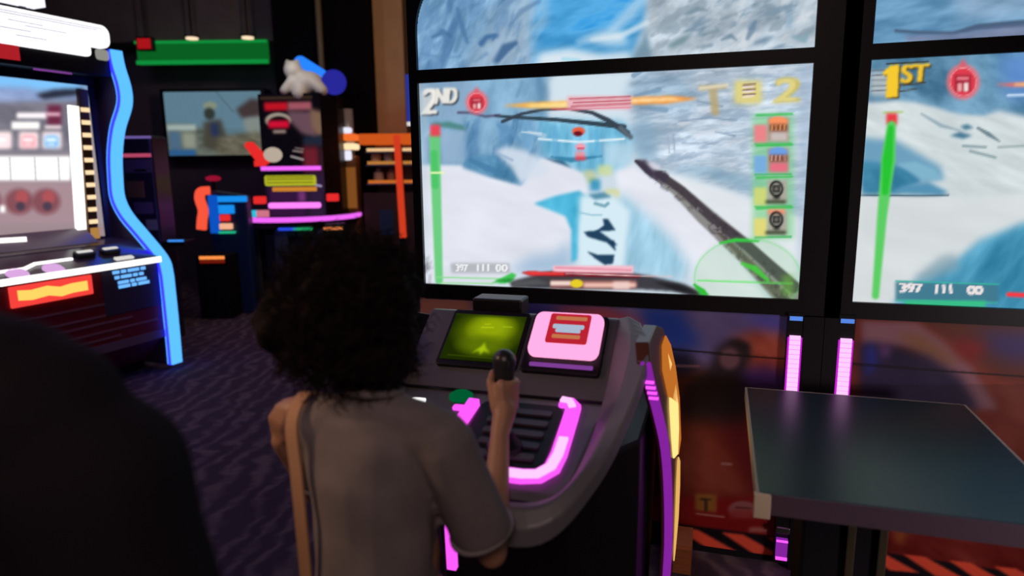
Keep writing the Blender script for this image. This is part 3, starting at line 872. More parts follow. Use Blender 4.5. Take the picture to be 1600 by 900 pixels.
P.line([(560, 505), (1050, 545), (1130, 553), (1300, 566), (1600, 588), (1660, 593)], 2.4, (10, 8, 12), 0.9)
P.poly([(1360, 800), (1660, 835), (1660, 930), (1360, 900)], (110, 26, 20), 5, 0.9, tp2, 70)
P.poly([(1395, 820), (1420, 822), (1412, 850), (1398, 848)], (150, 84, 40), 5, 0.8)
# hazard stripes along the bottom
P.poly([(560, 770), (1045, 816), (1242, 842), (1660, 905), (1660, 960), (560, 960)], (14, 10, 18), 1.2)
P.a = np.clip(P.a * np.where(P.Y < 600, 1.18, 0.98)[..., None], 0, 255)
x = 629
while x < 1640:
    y = 776 + (x - 640) * 0.108 if x < 1240 else 841 + (x - 1240) * 0.13
    if x > 1000:
        P.poly([(x, y + 2), (x + 35, y + 6), (x + 98, y + 41), (x + 52, y + 37)], (232, 84, 58), 1.4)
    x += 71
# ------------------------------------------------------------------ the two big screen cabinets
SCR = attr_emi('screen_picture', 1.0)
PRINT = attr_print('printed_panel', 0.35)
WT = lambda t: (lambda u, z: W(u, t, z))
HWm = lambda u, z: hom(HW, u, z)


def rounded_top(u0, u1, ztop, r):
    def keep(u, z):
        cu = np.clip(u, u0 + r, u1 - r); cz = np.minimum(z, ztop - r)
        return np.hypot(u - cu, z - cz) <= r
    return keep


def station(u0, upper, lower, base, label, seam_left, picture_cols):
    """u0: lateral start of the screens of this station (each is 1.434 wide)"""
    u1 = u0 + 1.434
    nu = picture_cols
    root = thing('arcade_screen_cabinet', label, 'arcade game', W((u0 + u1) / 2, -0.2, 0))
    obj('housing', B(W, (u0 - 0.035, u1 + 0.085), (-0.45, -0.006), (0.0, 2.62)), MATTE, root)
    # bezel: bars round both screens, arched top, divider between them
    bm = NB()
    box(bm, W, (u0 - 0.035, u0), (-0.006, 0.018), (0.975, 2.62))
    box(bm, W, (u1, u1 + 0.085), (-0.006, 0.018), (0.975, 2.62))
    box(bm, W, (u0, u1), (-0.006, 0.018), (1.829, 1.878))
    box(bm, W, (u0, u1), (-0.006, 0.018), (0.972, 1.029))
    ring = []
    r = 0.25; zt = 2.27
    for a in range(0, 91, 6):
        ring.append((u0 + r - r * math.cos(math.radians(a)), zt - r + r * math.sin(math.radians(a))))
    for a in range(90, -1, -6):
        ring.append((u1 - r + r * math.cos(math.radians(a)), zt - r + r * math.sin(math.radians(a))))
    for (ua, za), (ub, zb) in zip(ring, ring[1:]):
        if abs(ua - ub) < 1e-6:
            continue
        prism(bm, [W(ua, -0.006, za), W(ub, -0.006, zb), W(ub, -0.006, 2.62), W(ua, -0.006, 2.62)],
              [W(ua, 0.018, za), W(ub, 0.018, zb), W(ub, 0.018, 2.62), W(ua, 0.018, 2.62)])
    obj('bezel', bm, BLACK, root)
    picture('screen', root, WT(0.0), (u0, u1), (1.877, 2.27), nu, nu // 4, upper, HWm, SCR, rounded_top(u0, u1, 2.27, r), label='upper screen showing icy cliffs and sky')
    picture('screen', root, WT(0.0), (u0, u1), (1.028, 1.83), nu, nu // 2, lower, HWm, SCR, label='lower screen showing a snow valley game')
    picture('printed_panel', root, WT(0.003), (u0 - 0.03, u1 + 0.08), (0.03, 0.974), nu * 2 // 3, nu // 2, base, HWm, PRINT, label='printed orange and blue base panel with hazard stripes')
    return root


left_station = station(-0.717, A, A, P, 'tall black two-screen arcade cabinet behind the child and the game console', False, 330)
right_station = station(0.889, R, R, P, 'tall black two-screen arcade cabinet at the right edge behind the table', True, 330)


# post between the stations and its light strips (each strip is a part of the cabinet it is fixed to)
def light_strip(root, u, glow):
    obj('light_channel', B(W, (u - 0.026, u + 0.026), (0.003, 0.03), (0.02, 0.985)), BLACK, root)
    bm = NB(); z = 0.235
    while z < 0.89:
        box(bm, W, (u - 0.018, u + 0.018), (0.03, 0.040), (z, z + 0.0145)); z += 0.0172
    o = obj('light_strip', bm, MAGHOT, root, label='glowing pink segmented light strip')
    bm = B(W, (u - 0.024, u + 0.024), (0.028, 0.034), (0.23, 0.897))
    obj('strip_backing', bm, emi('magenta_backing_light', (0.75, 0.02, 0.85, 1), 0.8), root)
    bm = B(W, (u - 0.021, u + 0.021), (0.02, 0.036), (0.958, 0.972))
    obj('indicator_light', bm, emi('pale_blue_light', (0.12, 0.3, 0.95, 1), 0.8), root, label='small blue light above the pink strip')
    bm = B(W, (u - 0.024, u + 0.024), (0.03, 0.05), (0.15, 0.175))
    obj('strip_bracket', bm, CHROME, root, bevel=0.003)
    bm = B(W, (u - 0.02, u + 0.02), (0.03, 0.045), (0.045, 0.125))
    obj('light_strip', bm, PURP, root, label='dim purple lower light')
    for za, zb in ((0.045, 0.055), (0.117, 0.123)):
        obj('light_strip', B(W, (u - 0.02, u + 0.02), (0.044, 0.052), (za, zb)), MAG, root, label='thin magenta light line')


light_strip(left_station, 0.712, True)
light_strip(right_station, 0.876, True)
obj('corner_post', B(W, (0.738, 0.803), (0.003, 0.034), (0.0, 0.973)), BLACK, left_station)
obj('corner_post', B(W, (0.805, 0.85), (0.003, 0.034), (0.0, 0.973)), BLACK, right_station)

# ------------------------------------------------------------------ game console with joystick in front of the left station
con = thing('game_console', 'black and grey game console with a magenta lit joystick bay in front of the child', 'game console', W(-0.05, 0.75, 0))
# pedestal
low = [W(-0.33, 0.30, 0), W(0.25, 0.30, 0), W(0.25, 0.78, 0), W(0.12, 0.92, 0), W(-0.22, 0.92, 0), W(-0.33, 0.78, 0)]
high = [W(-0.35, 0.30, 0.80), W(0.27, 0.30, 0.80), W(0.27, 0.86, 0.80), W(0.12, 1.10, 0.80), W(-0.22, 1.10, 0.80), W(-0.35, 0.86, 0.80)]
obj('pedestal', prism(NB(), low, high), BLACK, con, bevel=0.01)


def deckz(t):     # height of the top of the console at distance t
    return 0.82 + (1.24 - t) * 0.235 if t > 0.90 else 0.90 + (0.90 - t) * 0.72


# deck: lower control shelf then the raised slope
prof = [(1.26, 0.80), (1.245, 0.815), (1.0, deckz(1.0)), (0.90, 0.90), (0.66, deckz(0.66)), (0.63, 1.068), (0.60, 1.03), (0.52, 0.80)]
uL = {1.26: -0.34, 1.245: -0.345, 1.0: -0.39, 0.90: -0.40, 0.66: -0.40, 0.63: -0.40, 0.60: -0.40, 0.52: -0.38}
uR = {1.26: 0.15, 1.245: 0.155, 1.0: 0.175, 0.90: 0.19, 0.66: 0.18, 0.63: 0.18, 0.60: 0.18, 0.52: 0.18}
bm = prism(NB(), [W(uL[t], t, z) for t, z in prof], [W(uR[t], t, z) for t, z in prof])
obj('control_deck', bm, GREY, con, bevel=0.008)
# wing sweeping from the top right corner down to the front lip
inn = spline([W(0.17, 0.64, 1.07), W(0.178, 0.80, 0.985), W(0.175, 0.98, 0.895), W(0.155, 1.20, 0.835), W(0.09, 1.27, 0.812), W(-0.06, 1.275, 0.81)], 6)
out = spline([W(0.245, 0.70, 1.075), W(0.285, 0.86, 1.045), W(0.262, 1.02, 0.955), W(0.215, 1.19, 0.865), W(0.12, 1.315, 0.785), W(-0.06, 1.325, 0.775)], 6)
bm = NB()
mid = [(a + b) / 2 + Vector((0, 0, 0.014)) for a, b in zip(inn, out)]
rows = [inn, mid, out, [p + Vector((0, 0, -0.045)) for p in out], [p + Vector((0, 0, -0.06)) for p in inn]]
vr = [[bm.verts.new(p) for p in r_] for r_ in rows]
n = len(inn)
for i in range(5):
    a, b = vr[i], vr[(i + 1) % 5]
    for k in range(n - 1):
        bm.faces.new((a[k], a[k + 1], b[k + 1], b[k]))
bm.faces.new([r_[0] for r_ in vr]); bm.faces.new([r_[-1] for r_ in vr])
obj('wing', bm, LGREY, con, smooth=False, bevel=0.006)


def slope(a, b, h):       # point on the raised slope: a across, b = t, h above it
    return W(a, b + h * 0.58, deckz(b) + h * 0.81)


def shelf(a, b, h):
    return W(a, b + h * 0.23, deckz(b) + h * 0.97)


def rrect(u0, u1, t0, t1, r, n=6):
    pts = []
    for cu, ct, a0 in ((u1 - r, t1 - r, 0), (u0 + r, t1 - r, 90), (u0 + r, t0 + r, 180), (u1 - r, t0 + r, 270)):
        for k in range(n + 1):
            a = math.radians(a0 + 90 * k / n)
            pts.append((cu + r * math.cos(a), ct + r * math.sin(a)))
    return pts


def slab(bm, fr, pts, h0, h1):
    return prism(bm, [fr(a, b, h0) for a, b in pts], [fr(a, b, h1) for a, b in pts])


# green radar screen
obj('screen_frame', slab(NB(), slope, rrect(-0.315, -0.075, 0.665, 0.835, 0.012), -0.002, 0.012), BLACK, con, bevel=0.003)
RC = Canvas(0, 0, 210, 140, (30, 44, 2), 1)
RC.disc(112, 50, 84, 58, (104, 124, 6), 30); RC.disc(118, 40, 56, 36, (150, 172, 10), 22); RC.disc(110, 95, 60, 26, (96, 118, 6), 18)
RC.poly([(86, 118), (108, 96), (112, 84), (120, 98), (138, 116), (118, 110), (112, 122), (104, 110)], (170, 200, 16), 3)
RC.line([(90, 40), (124, 38)], 3, (196, 212, 30), 1.5); RC.line([(96, 30), (112, 28)], 2.5, (190, 206, 30), 1.5); RC.line([(150, 34), (176, 34)], 2.5, (180, 200, 30), 1.5)
RC.rect(0, 0, 210, 6, (40, 56, 2), 3, 0.7); RC.line([(20, 128), (190, 130)], 2, (70, 90, 6), 1.5)


def slope_flat(o_t):
    e0 = slope(0, 0.82, 0.0135); e1 = slope(1, 0.82, 0.0135) - e0; e2 = (slope(0, 0.68, 0.0135) - e0)
    return lambda a, b: e0 + e1 * a + e2 * b


picture('radar_screen', con, slope_flat(0), (-0.305, -0.085), (0.0, 1.0), 110, 70, RC, lambda a, b: ((a + 0.305) / 0.22 * 210, 140 - b * 140), attr_emi('radar_picture', 0.9), label='green glowing radar screen')
# pink glowing card reader, standing proud of the slope
obj('reader_base', slab(NB(), slope, rrect(-0.065, 0.155, 0.665, 0.835, 0.012), -0.002, 0.014), BLACK, con, bevel=0.003)
obj('reader_glow', slab(NB(), slope, rrect(-0.052, 0.145, 0.675, 0.80, 0.022), 0.014, 0.040), emi('pink_white_glow', (1.0, 0.36, 0.66, 1), 1.25), con, bevel=0.008, label='pink glowing card reader frame')
rd = obj('reader_display', slab(NB(), slope, rrect(-0.005, 0.11, 0.685, 0.77, 0.006), 0.040, 0.044), emi('red_display', (0.62, 0.02, 0.04, 1), 0.8), con, label='red display of the card reader')
bm = NB()
for a0, a1, b0, b1 in ((0.008, 0.096, 0.718, 0.730), (0.018, 0.088, 0.731, 0.741)):
    slab(bm, slope, rrect(a0, a1, b0, b1, 0.004), 0.044, 0.046)
obj('display_bar', bm, emi('pale_display_bar', (0.5, 0.62, 0.8, 1), 0.8), rd)
bm = NB(); slab(bm, slope, rrect(0.012, 0.09, 0.748, 0.758, 0.003), 0.044, 0.046); slab(bm, slope, rrect(0.012, 0.1, 0.694, 0.704, 0.003), 0.044, 0.046)
obj('display_bar', bm, emi('orange_display_bar', (0.9, 0.3, 0.12, 1), 0.6), rd)
bm = NB(); slab(bm, slope, rrect(-0.04, 0.135, 0.812, 0.822, 0.003), 0.014, 0.017)
obj('reader_lip', bm, emi('violet_light', (0.35, 0.08, 0.5, 1), 0.6), con)
# camera box on top of the console
obj('sensor_box', B(W, (-0.265, -0.11), (0.575, 0.66), (1.06, 1.112)), BLACK, con, bevel=0.006)
# seams across the deck
bm = NB(); box(bm, W, (-0.40, 0.185), (0.893, 0.90), (0.896, 0.9075)); obj('deck_seam', bm, BLACK, con)
# green start button
bm = lathe(NB(), shelf(-0.20, 0.93, 0), [(0.032, 0), (0.032, 0.012), (0.02, 0.02)], 20, Vector((0, 0, 1)))
obj('start_button', bm, emi('green_button_light', (0.0, 0.20, 0.06, 1), 0.5), con, label='round green lit button')
bm = NB(); slab(bm, shelf, rrect(-0.205, -0.16, 0.965, 0.985, 0.006), 0.0, 0.006)
obj('indicator_light', bm, MAG, con, label='small magenta light under the green button')
bm = NB(); slab(bm, shelf, rrect(-0.33, -0.29, 0.955, 0.968, 0.004), 0.0, 0.008)
obj('indicator_light', bm, WHITE_L, con, label='small white light on the console')
# recessed joystick bay and its magenta U
obj('joystick_bay', slab(NB(), shelf, rrect(-0.135, 0.085, 0.93, 1.19, 0.03), 0.0, 0.006), BLACK, con, bevel=0.003)
bm = NB()
for k in range(5):
    slab(bm, shelf, rrect(-0.10 + 0.004 * k, 0.06, 0.965 + k * 0.043, 0.985 + k * 0.043, 0.006), 0.006, 0.012)
obj('bay_rib', bm, mat('bay_rib_plastic', (0.05, 0.035, 0.055, 1), 0.35), con)
path = [shelf(0.068, 0.912, .012), shelf(0.092, 0.914, .012), shelf(0.106, 0.93, .012), shelf(0.108, 0.98, .012), shelf(0.112, 1.12, .012), shelf(0.108, 1.17, .012), shelf(0.085, 1.20, .012), shelf(0.05, 1.208, .012), shelf(-0.10, 1.208, .012)]
up = (shelf(0, 1, 1) - shelf(0, 1, 0)).normalized()
obj('bay_light_base', bar(NB(), [p - up * 0.006 for p in path], up, 0.006, 0.0185), MAG, con, label='magenta light frame of the joystick bay')
bm = NB()
sp = [shelf(0.112, 1.07, .013), shelf(0.113, 1.13, .013), shelf(0.107, 1.175, .013), shelf(0.083, 1.205, .013), shelf(0.05, 1.211, .013), shelf(-0.10, 1.211, .013)]
obj('bay_light', bar(bm, sp, up, 0.006, 0.011), MAGHOT, con, label='bright pink light along the bay front')
obj('bay_light', bar(NB(), [shelf(0.07, 0.912, .013), shelf(0.093, 0.916, .013), shelf(0.105, 0.94, .013)], up, 0.006, 0.009), MAGHOT, con, label='bright pink corner light of the bay')
obj('bay_light', bar(NB(), [shelf(-0.152, 0.955, .012), shelf(-0.158, 1.10, .012)], up, 0.010, 0.014), MAG, con, label='magenta light bar left of the joystick')
# joystick
js = obj('joystick_boot', lathe(NB(), shelf(-0.018, 1.12, 0.004), [(0.045, 0), (0.042, 0.012), (0.026, 0.03), (0.02, 0.045)], 20), BLACK, con, smooth=False)
JB = shelf(-0.018, 1.12, 0.03); JT = Vector((-0.022, 1.485, 1.035))
obj('joystick_shaft', tube(NB(), [JB, JB.lerp(JT, 0.5), JT], [0.013, 0.015, 0.018], 12), BLACK, con, smooth=True)
bm = NB(); capsule(bm, JT - Vector((0, 0, 0.02)), 0.023, JT + Vector((0.002, 0.004, 0.028)), 0.027, 16)
obj('joystick_knob', bm, mat('joystick_knob_rubber', (0.02, 0.018, 0.022, 1), 0.35), con, smooth=True)


# magenta bar on the console front, low between the child's body and arm
obj('front_light', bar(NB(), [W(-0.165, 1.118, 0.72), W(-0.172, 1.09, 0.50)], SU, 0.012, 0.008), MAG, con, label='upright magenta light bar low on the console front')
obj('front_light', bar(NB(), [W(-0.062, 1.11, 0.76), W(-0.066, 1.08, 0.60)], SU, 0.016, 0.008), MAG, con, label='added magenta light bar on the console front, hidden by the arm')  # unseen bar added behind the arm to throw pink on the elbow
obj('green_reflection', lathe(NB(), W(0.235, 0.92, 0.90), [(0.022, 0), (0.022, 0.004)], 16, SU * 0.8 + SN * -0.6), emi('dim_green_reflection', (0.02, 0.10, 0.015, 1), 0.6), con)  # glowing disc standing in for a green reflection on the wing


# side panels, flared towards the floor
def side_panel(sign):
    zs = [0.0, 0.15, 0.35, 0.55, 0.72, 0.86, 0.95, 1.02, 1.06]
    uo = [0.325, 0.335, 0.342, 0.340, 0.333, 0.318, 0.304, 0.292, 0.282]
    tf = [0.52, 0.53, 0.57, 0.63, 0.71, 0.81, 0.87, 0.90, 0.86]
    tb = [0.25, 0.25, 0.25, 0.27, 0.31, 0.37, 0.43, 0.52, 0.66]
    off = 0 if sign > 0 else -0.20
    bm = NB(); rows = []
    for z, u, f, b in zip(zs, uo, tf, tb):
        U_ = u * sign + off; I_ = (u - 0.035) * sign + off
        rows.append([bm.verts.new(W(U_, f - 0.01, z)), bm.verts.new(W(U_, b, z)), bm.verts.new(W(I_, b, z)), bm.verts.new(W(I_, f, z))])
    for a, b in zip(rows, rows[1:]):
        for k in range(4):
            bm.faces.new((a[k], a[(k + 1) % 4], b[(k + 1) % 4], b[k]))
    bm.faces.new(rows[0]); bm.faces.new(rows[-1])
    obj('side_panel', bm, BLACK if sign < 0 else mat('red_brown_side_panel', (0.10, 0.03, 0.022, 1), 0.4), con, bevel=0.004)
    pth = spline([W((u - 0.012) * sign + off, f + 0.004, z) for z, u, f in zip(zs, uo, tf)][1:-1], 4)
    obj('edge_light', bar(NB(), pth, SU, 0.012, 0.006), PURP, con, label='purple light edge of the side panel')
    if sign > 0:
        bm = NB()
        for z in (0.915, 0.932, 0.949, 0.966):
            f = 0.872 + (z - 0.95) * 0.6
            u = 0.304 - (z - 0.95) * 0.18
            box(bm, W, (u - 0.024, u), (f + 0.008, f + 0.018), (z, z + 0.006))
        obj('edge_light', bm, MAG, con, label='four short magenta bars at the top of the side panel')

        def side(z, w):       # point on the outer face, w from the front edge (0) to the back edge (1)
            u = np.interp(z, zs, uo); f = np.interp(z, zs, tf); b = np.interp(z, zs, tb)
            return W(u + 0.003, f - 0.01 + (b - f + 0.01) * w, z)
        for nm, mt_, rows_ in (('flame_light', emi('yellow_flame_light', (1.0, 0.66, 0.22, 1), 1.3), [(0.60, 0.50, 0.52), (0.66, 0.10, 0.72), (0.74, 0.10, 0.80), (0.82, 0.28, 0.82), (0.90, 0.62, 0.80), (0.95, 0.70, 0.72)]),
                               ('flame_light', emi('orange_flame_light', (0.75, 0.22, 0.03, 1), 0.7), [(0.58, 0.60, 0.97), (0.74, 0.82, 0.98), (0.86, 0.30, 0.97), (0.95, 0.32, 0.97), (1.0, 0.6, 0.9)]),
                               ('flame_light', emi('amber_flame_light', (0.9, 0.50, 0.14, 1), 0.9), [(0.22, 0.3, 0.5), (0.30, 0.15, 0.8), (0.42, 0.2, 0.85), (0.52, 0.35, 0.8), (0.57, 0.5, 0.6)])):
            bm = NB(); prev = None
            for z, w0, w1 in rows_:
                cur = [bm.verts.new(side(z, w0)), bm.verts.new(side(z, w1))]
                if prev:
                    bm.faces.new((prev[0], prev[1], cur[1], cur[0]))
                prev = cur
            ex = bmesh.ops.extrude_face_region(bm, geom=list(bm.faces))
            bmesh.ops.translate(bm, vec=SU * 0.004, verts=[g for g in ex['geom'] if isinstance(g, bmesh.types.BMVert)])
            obj(nm, bm, mt_, con, label='glowing flame graphic on the side panel')


side_panel(1)
side_panel(-1)
bm = B(W, (0.302, 0.392), (0.03, 0.17), (0.0, 0.115))
for k in range(8):
    box(bm, W, (0.302, 0.392), (0.17, 0.177), (0.006 + k * 0.0135, 0.012 + k * 0.0135))
    box(bm, W, (0.295, 0.302), (0.05, 0.177), (0.006 + k * 0.0135, 0.012 + k * 0.0135))
obj('vent_grille', bm, mat('orange_brown_plastic', (0.62, 0.22, 0.09, 1), 0.45), left_station, label='orange ribbed vent at the cabinet foot')
obj('vent_post', B(W, (0.29, 0.335), (0.03, 0.07), (0.115, 0.27)), mat('pale_vent_plastic', (0.42, 0.38, 0.38, 1), 0.5), left_station, bevel=0.004)

# ------------------------------------------------------------------ table
tb_ = thing('table', 'dark teal square-edged table with a pale rim in front of the screen post', 'table', W(0.93, 0.50, 0))
u0, u1, t0, t1 = 0.549, 1.2, 0.192, 0.978
obj('tabletop', B(W, (u0 + 0.004, u1 - 0.004), (t0 + .004, t1 - .004), (0.722, 0.751)), mat('teal_laminate', (0.008, 0.028, 0.036, 1), 0.33, spec=0.3), tb_, bevel=0.002)
bm = NB()
box(bm, W, (u0 - 0.002, u0 + 0.012), (t0, t1 - 0.004), (0.712, 0.7505))
box(bm, W, (u1 - 0.012, u1 + 0.002), (t0, t1 - 0.012), (0.712, 0.7505))
box(bm, W, (u0 + .012, u1 - .012), (t0 - 0.002, t0 + 0.012), (0.712, 0.7505))
obj('edge_band', bm, mat('pale_wood_edge', (0.42, 0.34, 0.27, 1), 0.5), tb_)
obj('edge_band', B(W, (u0 + .03, u1), (t1 - 0.012, t1 + 0.002), (0.700, 0.7505)), mat('purple_grey_edge', (0.075, 0.045, 0.07, 1), 0.6), tb_, label='dark purple-grey front edge')
obj('corner_cap', B(W, (u0 - 0.006, u0 + 0.031), (t1 - 0.012, t1 + 0.006), (0.690, 0.7495)), mat('cream_corner_cap', (0.62, 0.50, 0.36, 1), 0.5), tb_, bevel=0.002, label='cream corner cap at the near left corner')
obj('pedestal', B(W, (0.69, 0.90), (0.50, 0.68), (0.02, 0.715)), MATTE, tb_, bevel=0.01)
for u in (0.80, 0.876):
    obj('pedestal_rail', B(W, (u, u + 0.022), (0.68, 0.694), (0.03, 0.70)), mat('olive_metal', (0.09, 0.075, 0.045, 1), 0.4, 0.6), tb_, bevel=0.003)
obj('base_plate', B(W, (0.58, 1.08), (0.36, 0.84), (0.0, 0.02)), MATTE, tb_, bevel=0.006)
# ------------------------------------------------------------------ people
def face(root, c, fwd, rgt, s, hairless=False):
    """eyes and lips as small children of a person; c = centre of the head"""
    up = Vector((0, 0, 1))
    for k in (-1, 1):
        bm = NB(); ell(bm, c + fwd * 0.083 * s + rgt * 0.031 * s * k + up * 0.008 * s, (0.012 * s,) * 3, seg=12)
        obj('eye', bm, mat('eye_white', (0.6, 0.58, 0.55, 1), 0.2), root, smooth=True)
    bm = NB(); tube(bm, [c + fwd * (0.094 - abs(k) * 0.006) * s + rgt * 0.011 * s * k - up * 0.056 * s for k in (-2, -1, 0, 1, 2)], [0.002 * s, 0.0045 * s, 0.005 * s, 0.0045 * s, 0.002 * s], 8)
    obj('lips', bm, mat('lip_skin', (0.30, 0.09, 0.07, 1), 0.45), root, smooth=True)


def head_parts(bm, c, fwd, rgt, s):
    up = Vector((0, 0, 1))
    R_ = Matrix((rgt, fwd, up)).transposed()
    ell(bm, c + up * 0.02 * s - fwd * 0.01 * s, (0.074 * s, 0.092 * s, 0.088 * s), R_)
    ell(bm, c - up * 0.045 * s + fwd * 0.026 * s, (0.056 * s, 0.064 * s, 0.066 * s), R_)
    ell(bm, c - up * 0.092 * s + fwd * 0.062 * s, (0.024 * s, 0.02 * s, 0.018 * s), R_)
    capsule(bm, c + fwd * 0.088 * s + up * 0.01 * s, 0.008 * s, c + fwd * 0.108 * s - up * 0.026 * s, 0.012 * s, 10, 4)
    capsule(bm, c + fwd * 0.088 * s + up * 0.027 * s - rgt * .035 * s, 0.009 * s, c + fwd * 0.088 * s + up * 0.027 * s + rgt * .035 * s, 0.009 * s, 10, 4)
    for k in (-1, 1):
        ell(bm, c + rgt * 0.078 * s * k - fwd * 0.008 * s - up * 0.012 * s, (0.011 * s, 0.02 * s, 0.031 * s), R_, 12)


def hand(bm, wrist, d, n, side, s, curl):
    """palm from wrist along d, back of the hand facing n, thumb on 'side'; curl bends the fingers towards -n"""
    d = d.normalized(); n = (n - d * n.dot(d)).normalized(); side = side.normalized()
    for k, off in enumerate((-0.028, -0.010, 0.009, 0.027)):
        capsule(bm, wrist + side * off * 0.7 * s + d * 0.01 * s, 0.0135 * s, wrist + d * 0.075 * s + side * off * s, 0.0115 * s, 10, 4)
        p = wrist + d * 0.078 * s + side * off * s; a = curl[0]; L = (0.030, 0.038, 0.042, 0.037)[k] * s
        r0 = (0.0078, 0.0088, 0.0092, 0.009)[k] * s
        for j in range(3):
            q = p + (d * math.cos(a) - n * math.sin(a)) * L * (1, 0.75, 0.6)[j]
            capsule(bm, p, r0 * (1 - 0.08 * j), q, r0 * (0.92 - 0.08 * j), 10, 4)
            p = q; a += curl[1]
    p = wrist + side * 0.026 * s + d * 0.022 * s
    q = p + (side * 0.6 + d * 0.65 - n * 0.35) * 0.036 * s
    capsule(bm, p, 0.0135 * s, q, 0.0105 * s, 10, 4)
    e = q + (side * 0.05 + d * 0.75 - n * 0.75) * 0.03 * s
    capsule(bm, q, 0.0105 * s, e, 0.009 * s, 10, 4)


# ---- the child at the console, seen from behind
P0 = Vector((-0.25, 1.2, 0)); CR = Vector((0.955, -0.296, 0)).normalized(); CFW = Vector((0.296, 0.955, 0)).normalized()


def C_(r, f, z):
    return P0 + CR * r + CFW * f + Vector((0, 0, z))


kid = thing('person', 'child with bushy dark curly hair and grey-brown t-shirt holding the joystick', 'person', (P0.x, P0.y, 0))
HC = C_(-0.045, 0.03, 1.225)
hf = Vector((0.36, 0.93, -0.06)).normalized(); hr = hf.cross(Vector((0, 0, 1))).normalized()
bm = NB()
head_parts(bm, HC, hf, hr, 0.95)
capsule(bm, C_(-0.012, 0.0, 1.03), 0.042, HC - Vector((0, 0, 0.07)), 0.042)
ell(bm, C_(0, 0.0, 0.93), (0.115, 0.07, 0.13)); ell(bm, C_(0, 0.0, 0.76), (0.105, 0.075, 0.15))
capsule(bm, C_(-0.10, 0, 1.02), 0.045, C_(0.10, 0, 1.02), 0.045)
SH = C_(0.135, 0.0, 1.015); EL = Vector((-0.046, 1.235, 0.738)); WR = Vector((-0.030, 1.405, 0.925))
capsule(bm, SH, 0.040, EL, 0.030); capsule(bm, EL, 0.031, EL.lerp(WR, 0.35), 0.031); capsule(bm, EL.lerp(WR, 0.3), 0.031, WR, 0.021)
# right hand closed round the stick
JC = JT - Vector((0.0, 0.006, 0.045))
hd = (JC + Vector((0.012, -0.01, 0.0)) - WR).normalized()
capsule(bm, WR, 0.022, WR + hd * 0.05, 0.027)
palm = WR + hd * 0.045
for k in range(4):
    z = JC.z + 0.03 - k * 0.019
    pts = []
    for j in range(6):
        a = math.radians(-100 + j * 42)
        rr = 0.031 - 0.001 * k
        pts.append(Vector((JC.x + rr * math.cos(a), JC.y + rr * math.sin(a), z - 0.002 * j)))
    for a_, b_ in zip(pts, pts[1:]):
        capsule(bm, a_, 0.0098, b_, 0.0092, 10, 4)
    capsule(bm, palm, 0.017, pts[0], 0.0125, 10, 4)
th = [palm + Vector((-0.02, 0.0, 0.012)), Vector((JC.x - 0.030, JC.y - 0.012, JC.z + 0.03)), Vector((JC.x - 0.024, JC.y + 0.014, JC.z + 0.045))]
capsule(bm, th[0], 0.0125, th[1], 0.0108, 10, 4); capsule(bm, th[1], 0.0105, th[2], 0.009, 10, 4)
# left arm folded up, hand at the strap on the shoulder
SL = C_(-0.135, 0.0, 1.015); ELL = Vector((-0.435, 1.385, 0.80)); WL = Vector((-0.470, 1.285, 0.960))
capsule(bm, SL, 0.040, ELL, 0.030); capsule(bm, ELL, 0.031, WL, 0.021)
hand(bm, WL, Vector((0.08, -0.42, 0.9)), Vector((-0.6, -0.6, 0.2)), Vector((0.7, -0.6, -0.1)), 0.78, (0.55, 0.55))
# legs and feet
for k in (-1, 1):
    hip = C_(0.062 * k, 0.0, 0.66); kn = C_(0.072 * k, 0.035, 0.36); an = C_(0.078 * k, -0.01, 0.075)
    capsule(bm, hip, 0.072, kn, 0.046); capsule(bm, kn, 0.046, an.lerp(kn, 0.62), 0.046); capsule(bm, an.lerp(kn, 0.6), 0.046, an, 0.03)
    capsule(bm, an - Vector((0, 0, 0.03)), 0.030, an + CFW * 0.12 - Vector((0, 0, 0.045)), 0.024)
body = fuse('body', bm, 0.0055, SKIN, kid, 4)
face(kid, HC, hf, hr, 0.95)

# t-shirt: loose, over shoulders and hips, wide sleeves
bm = NB()
capsule(bm, C_(-0.115, -0.004, 1.018), 0.050, C_(0.115, -0.004, 1.018), 0.050)
capsule(bm, C_(-0.10, -0.004, 1.035), 0.045, C_(-0.02, -0.004, 1.055), 0.045); capsule(bm, C_(0.10, -0.004, 1.035), 0.045, C_(0.0, -0.004, 1.055), 0.045)
SHIRT_R = Matrix((CR, CFW, Vector((0, 0, 1)))).transposed()
prof = [(1.045, .112, .062), (1.0, .138, .080), (0.93, .132, .096), (0.85, .126, .098), (0.76, .124, .100), (0.68, .128, .106), (0.60, .134, .110), (0.585, .132, .108)]
rings = []
for z, a, b in prof:
    rings.append([bm.verts.new(C_(-0.022 + a * math.cos(2 * math.pi * k / 32) * (1 + 0.02 * math.sin(5 * k + z * 20)), b * math.sin(2 * math.pi * k / 32) * (1 + 0.03 * math.sin(7 * k + z * 9)), z)) for k in range(32)])
for a, b in zip(rings, rings[1:]):
    for k in range(32):
        bm.faces.new((a[k], a[(k + 1) % 32], b[(k + 1) % 32], b[k]))
bm.faces.new(rings[0]); bm.faces.new(rings[-1])


def sleeve(bm, a, b, r0, r1):
    a, b = Vector(a), Vector(b); ax = (b - a)
    lathe(bm, a, [(r0 * 0.4, -r0 * 0.9), (r0 * 0.8, -r0 * 0.6), (r0, 0), (r0 * 1.02, ax.length * 0.4), (r1, ax.length * 0.95), (r1 * 0.98, ax.length)], 24, ax)


sleeve(bm, C_(0.128, -0.004, 1.012), SH.lerp(EL, 0.76) + Vector((0.0, -0.012, 0)), 0.056, 0.064)
sleeve(bm, C_(-0.128, -0.004, 1.012), SL.lerp(ELL, 0.72), 0.054, 0.050)
SHIRT = mat('grey_brown_cotton', (0.165, 0.138, 0.142, 1), 0.85, var=0.12, scale=14)


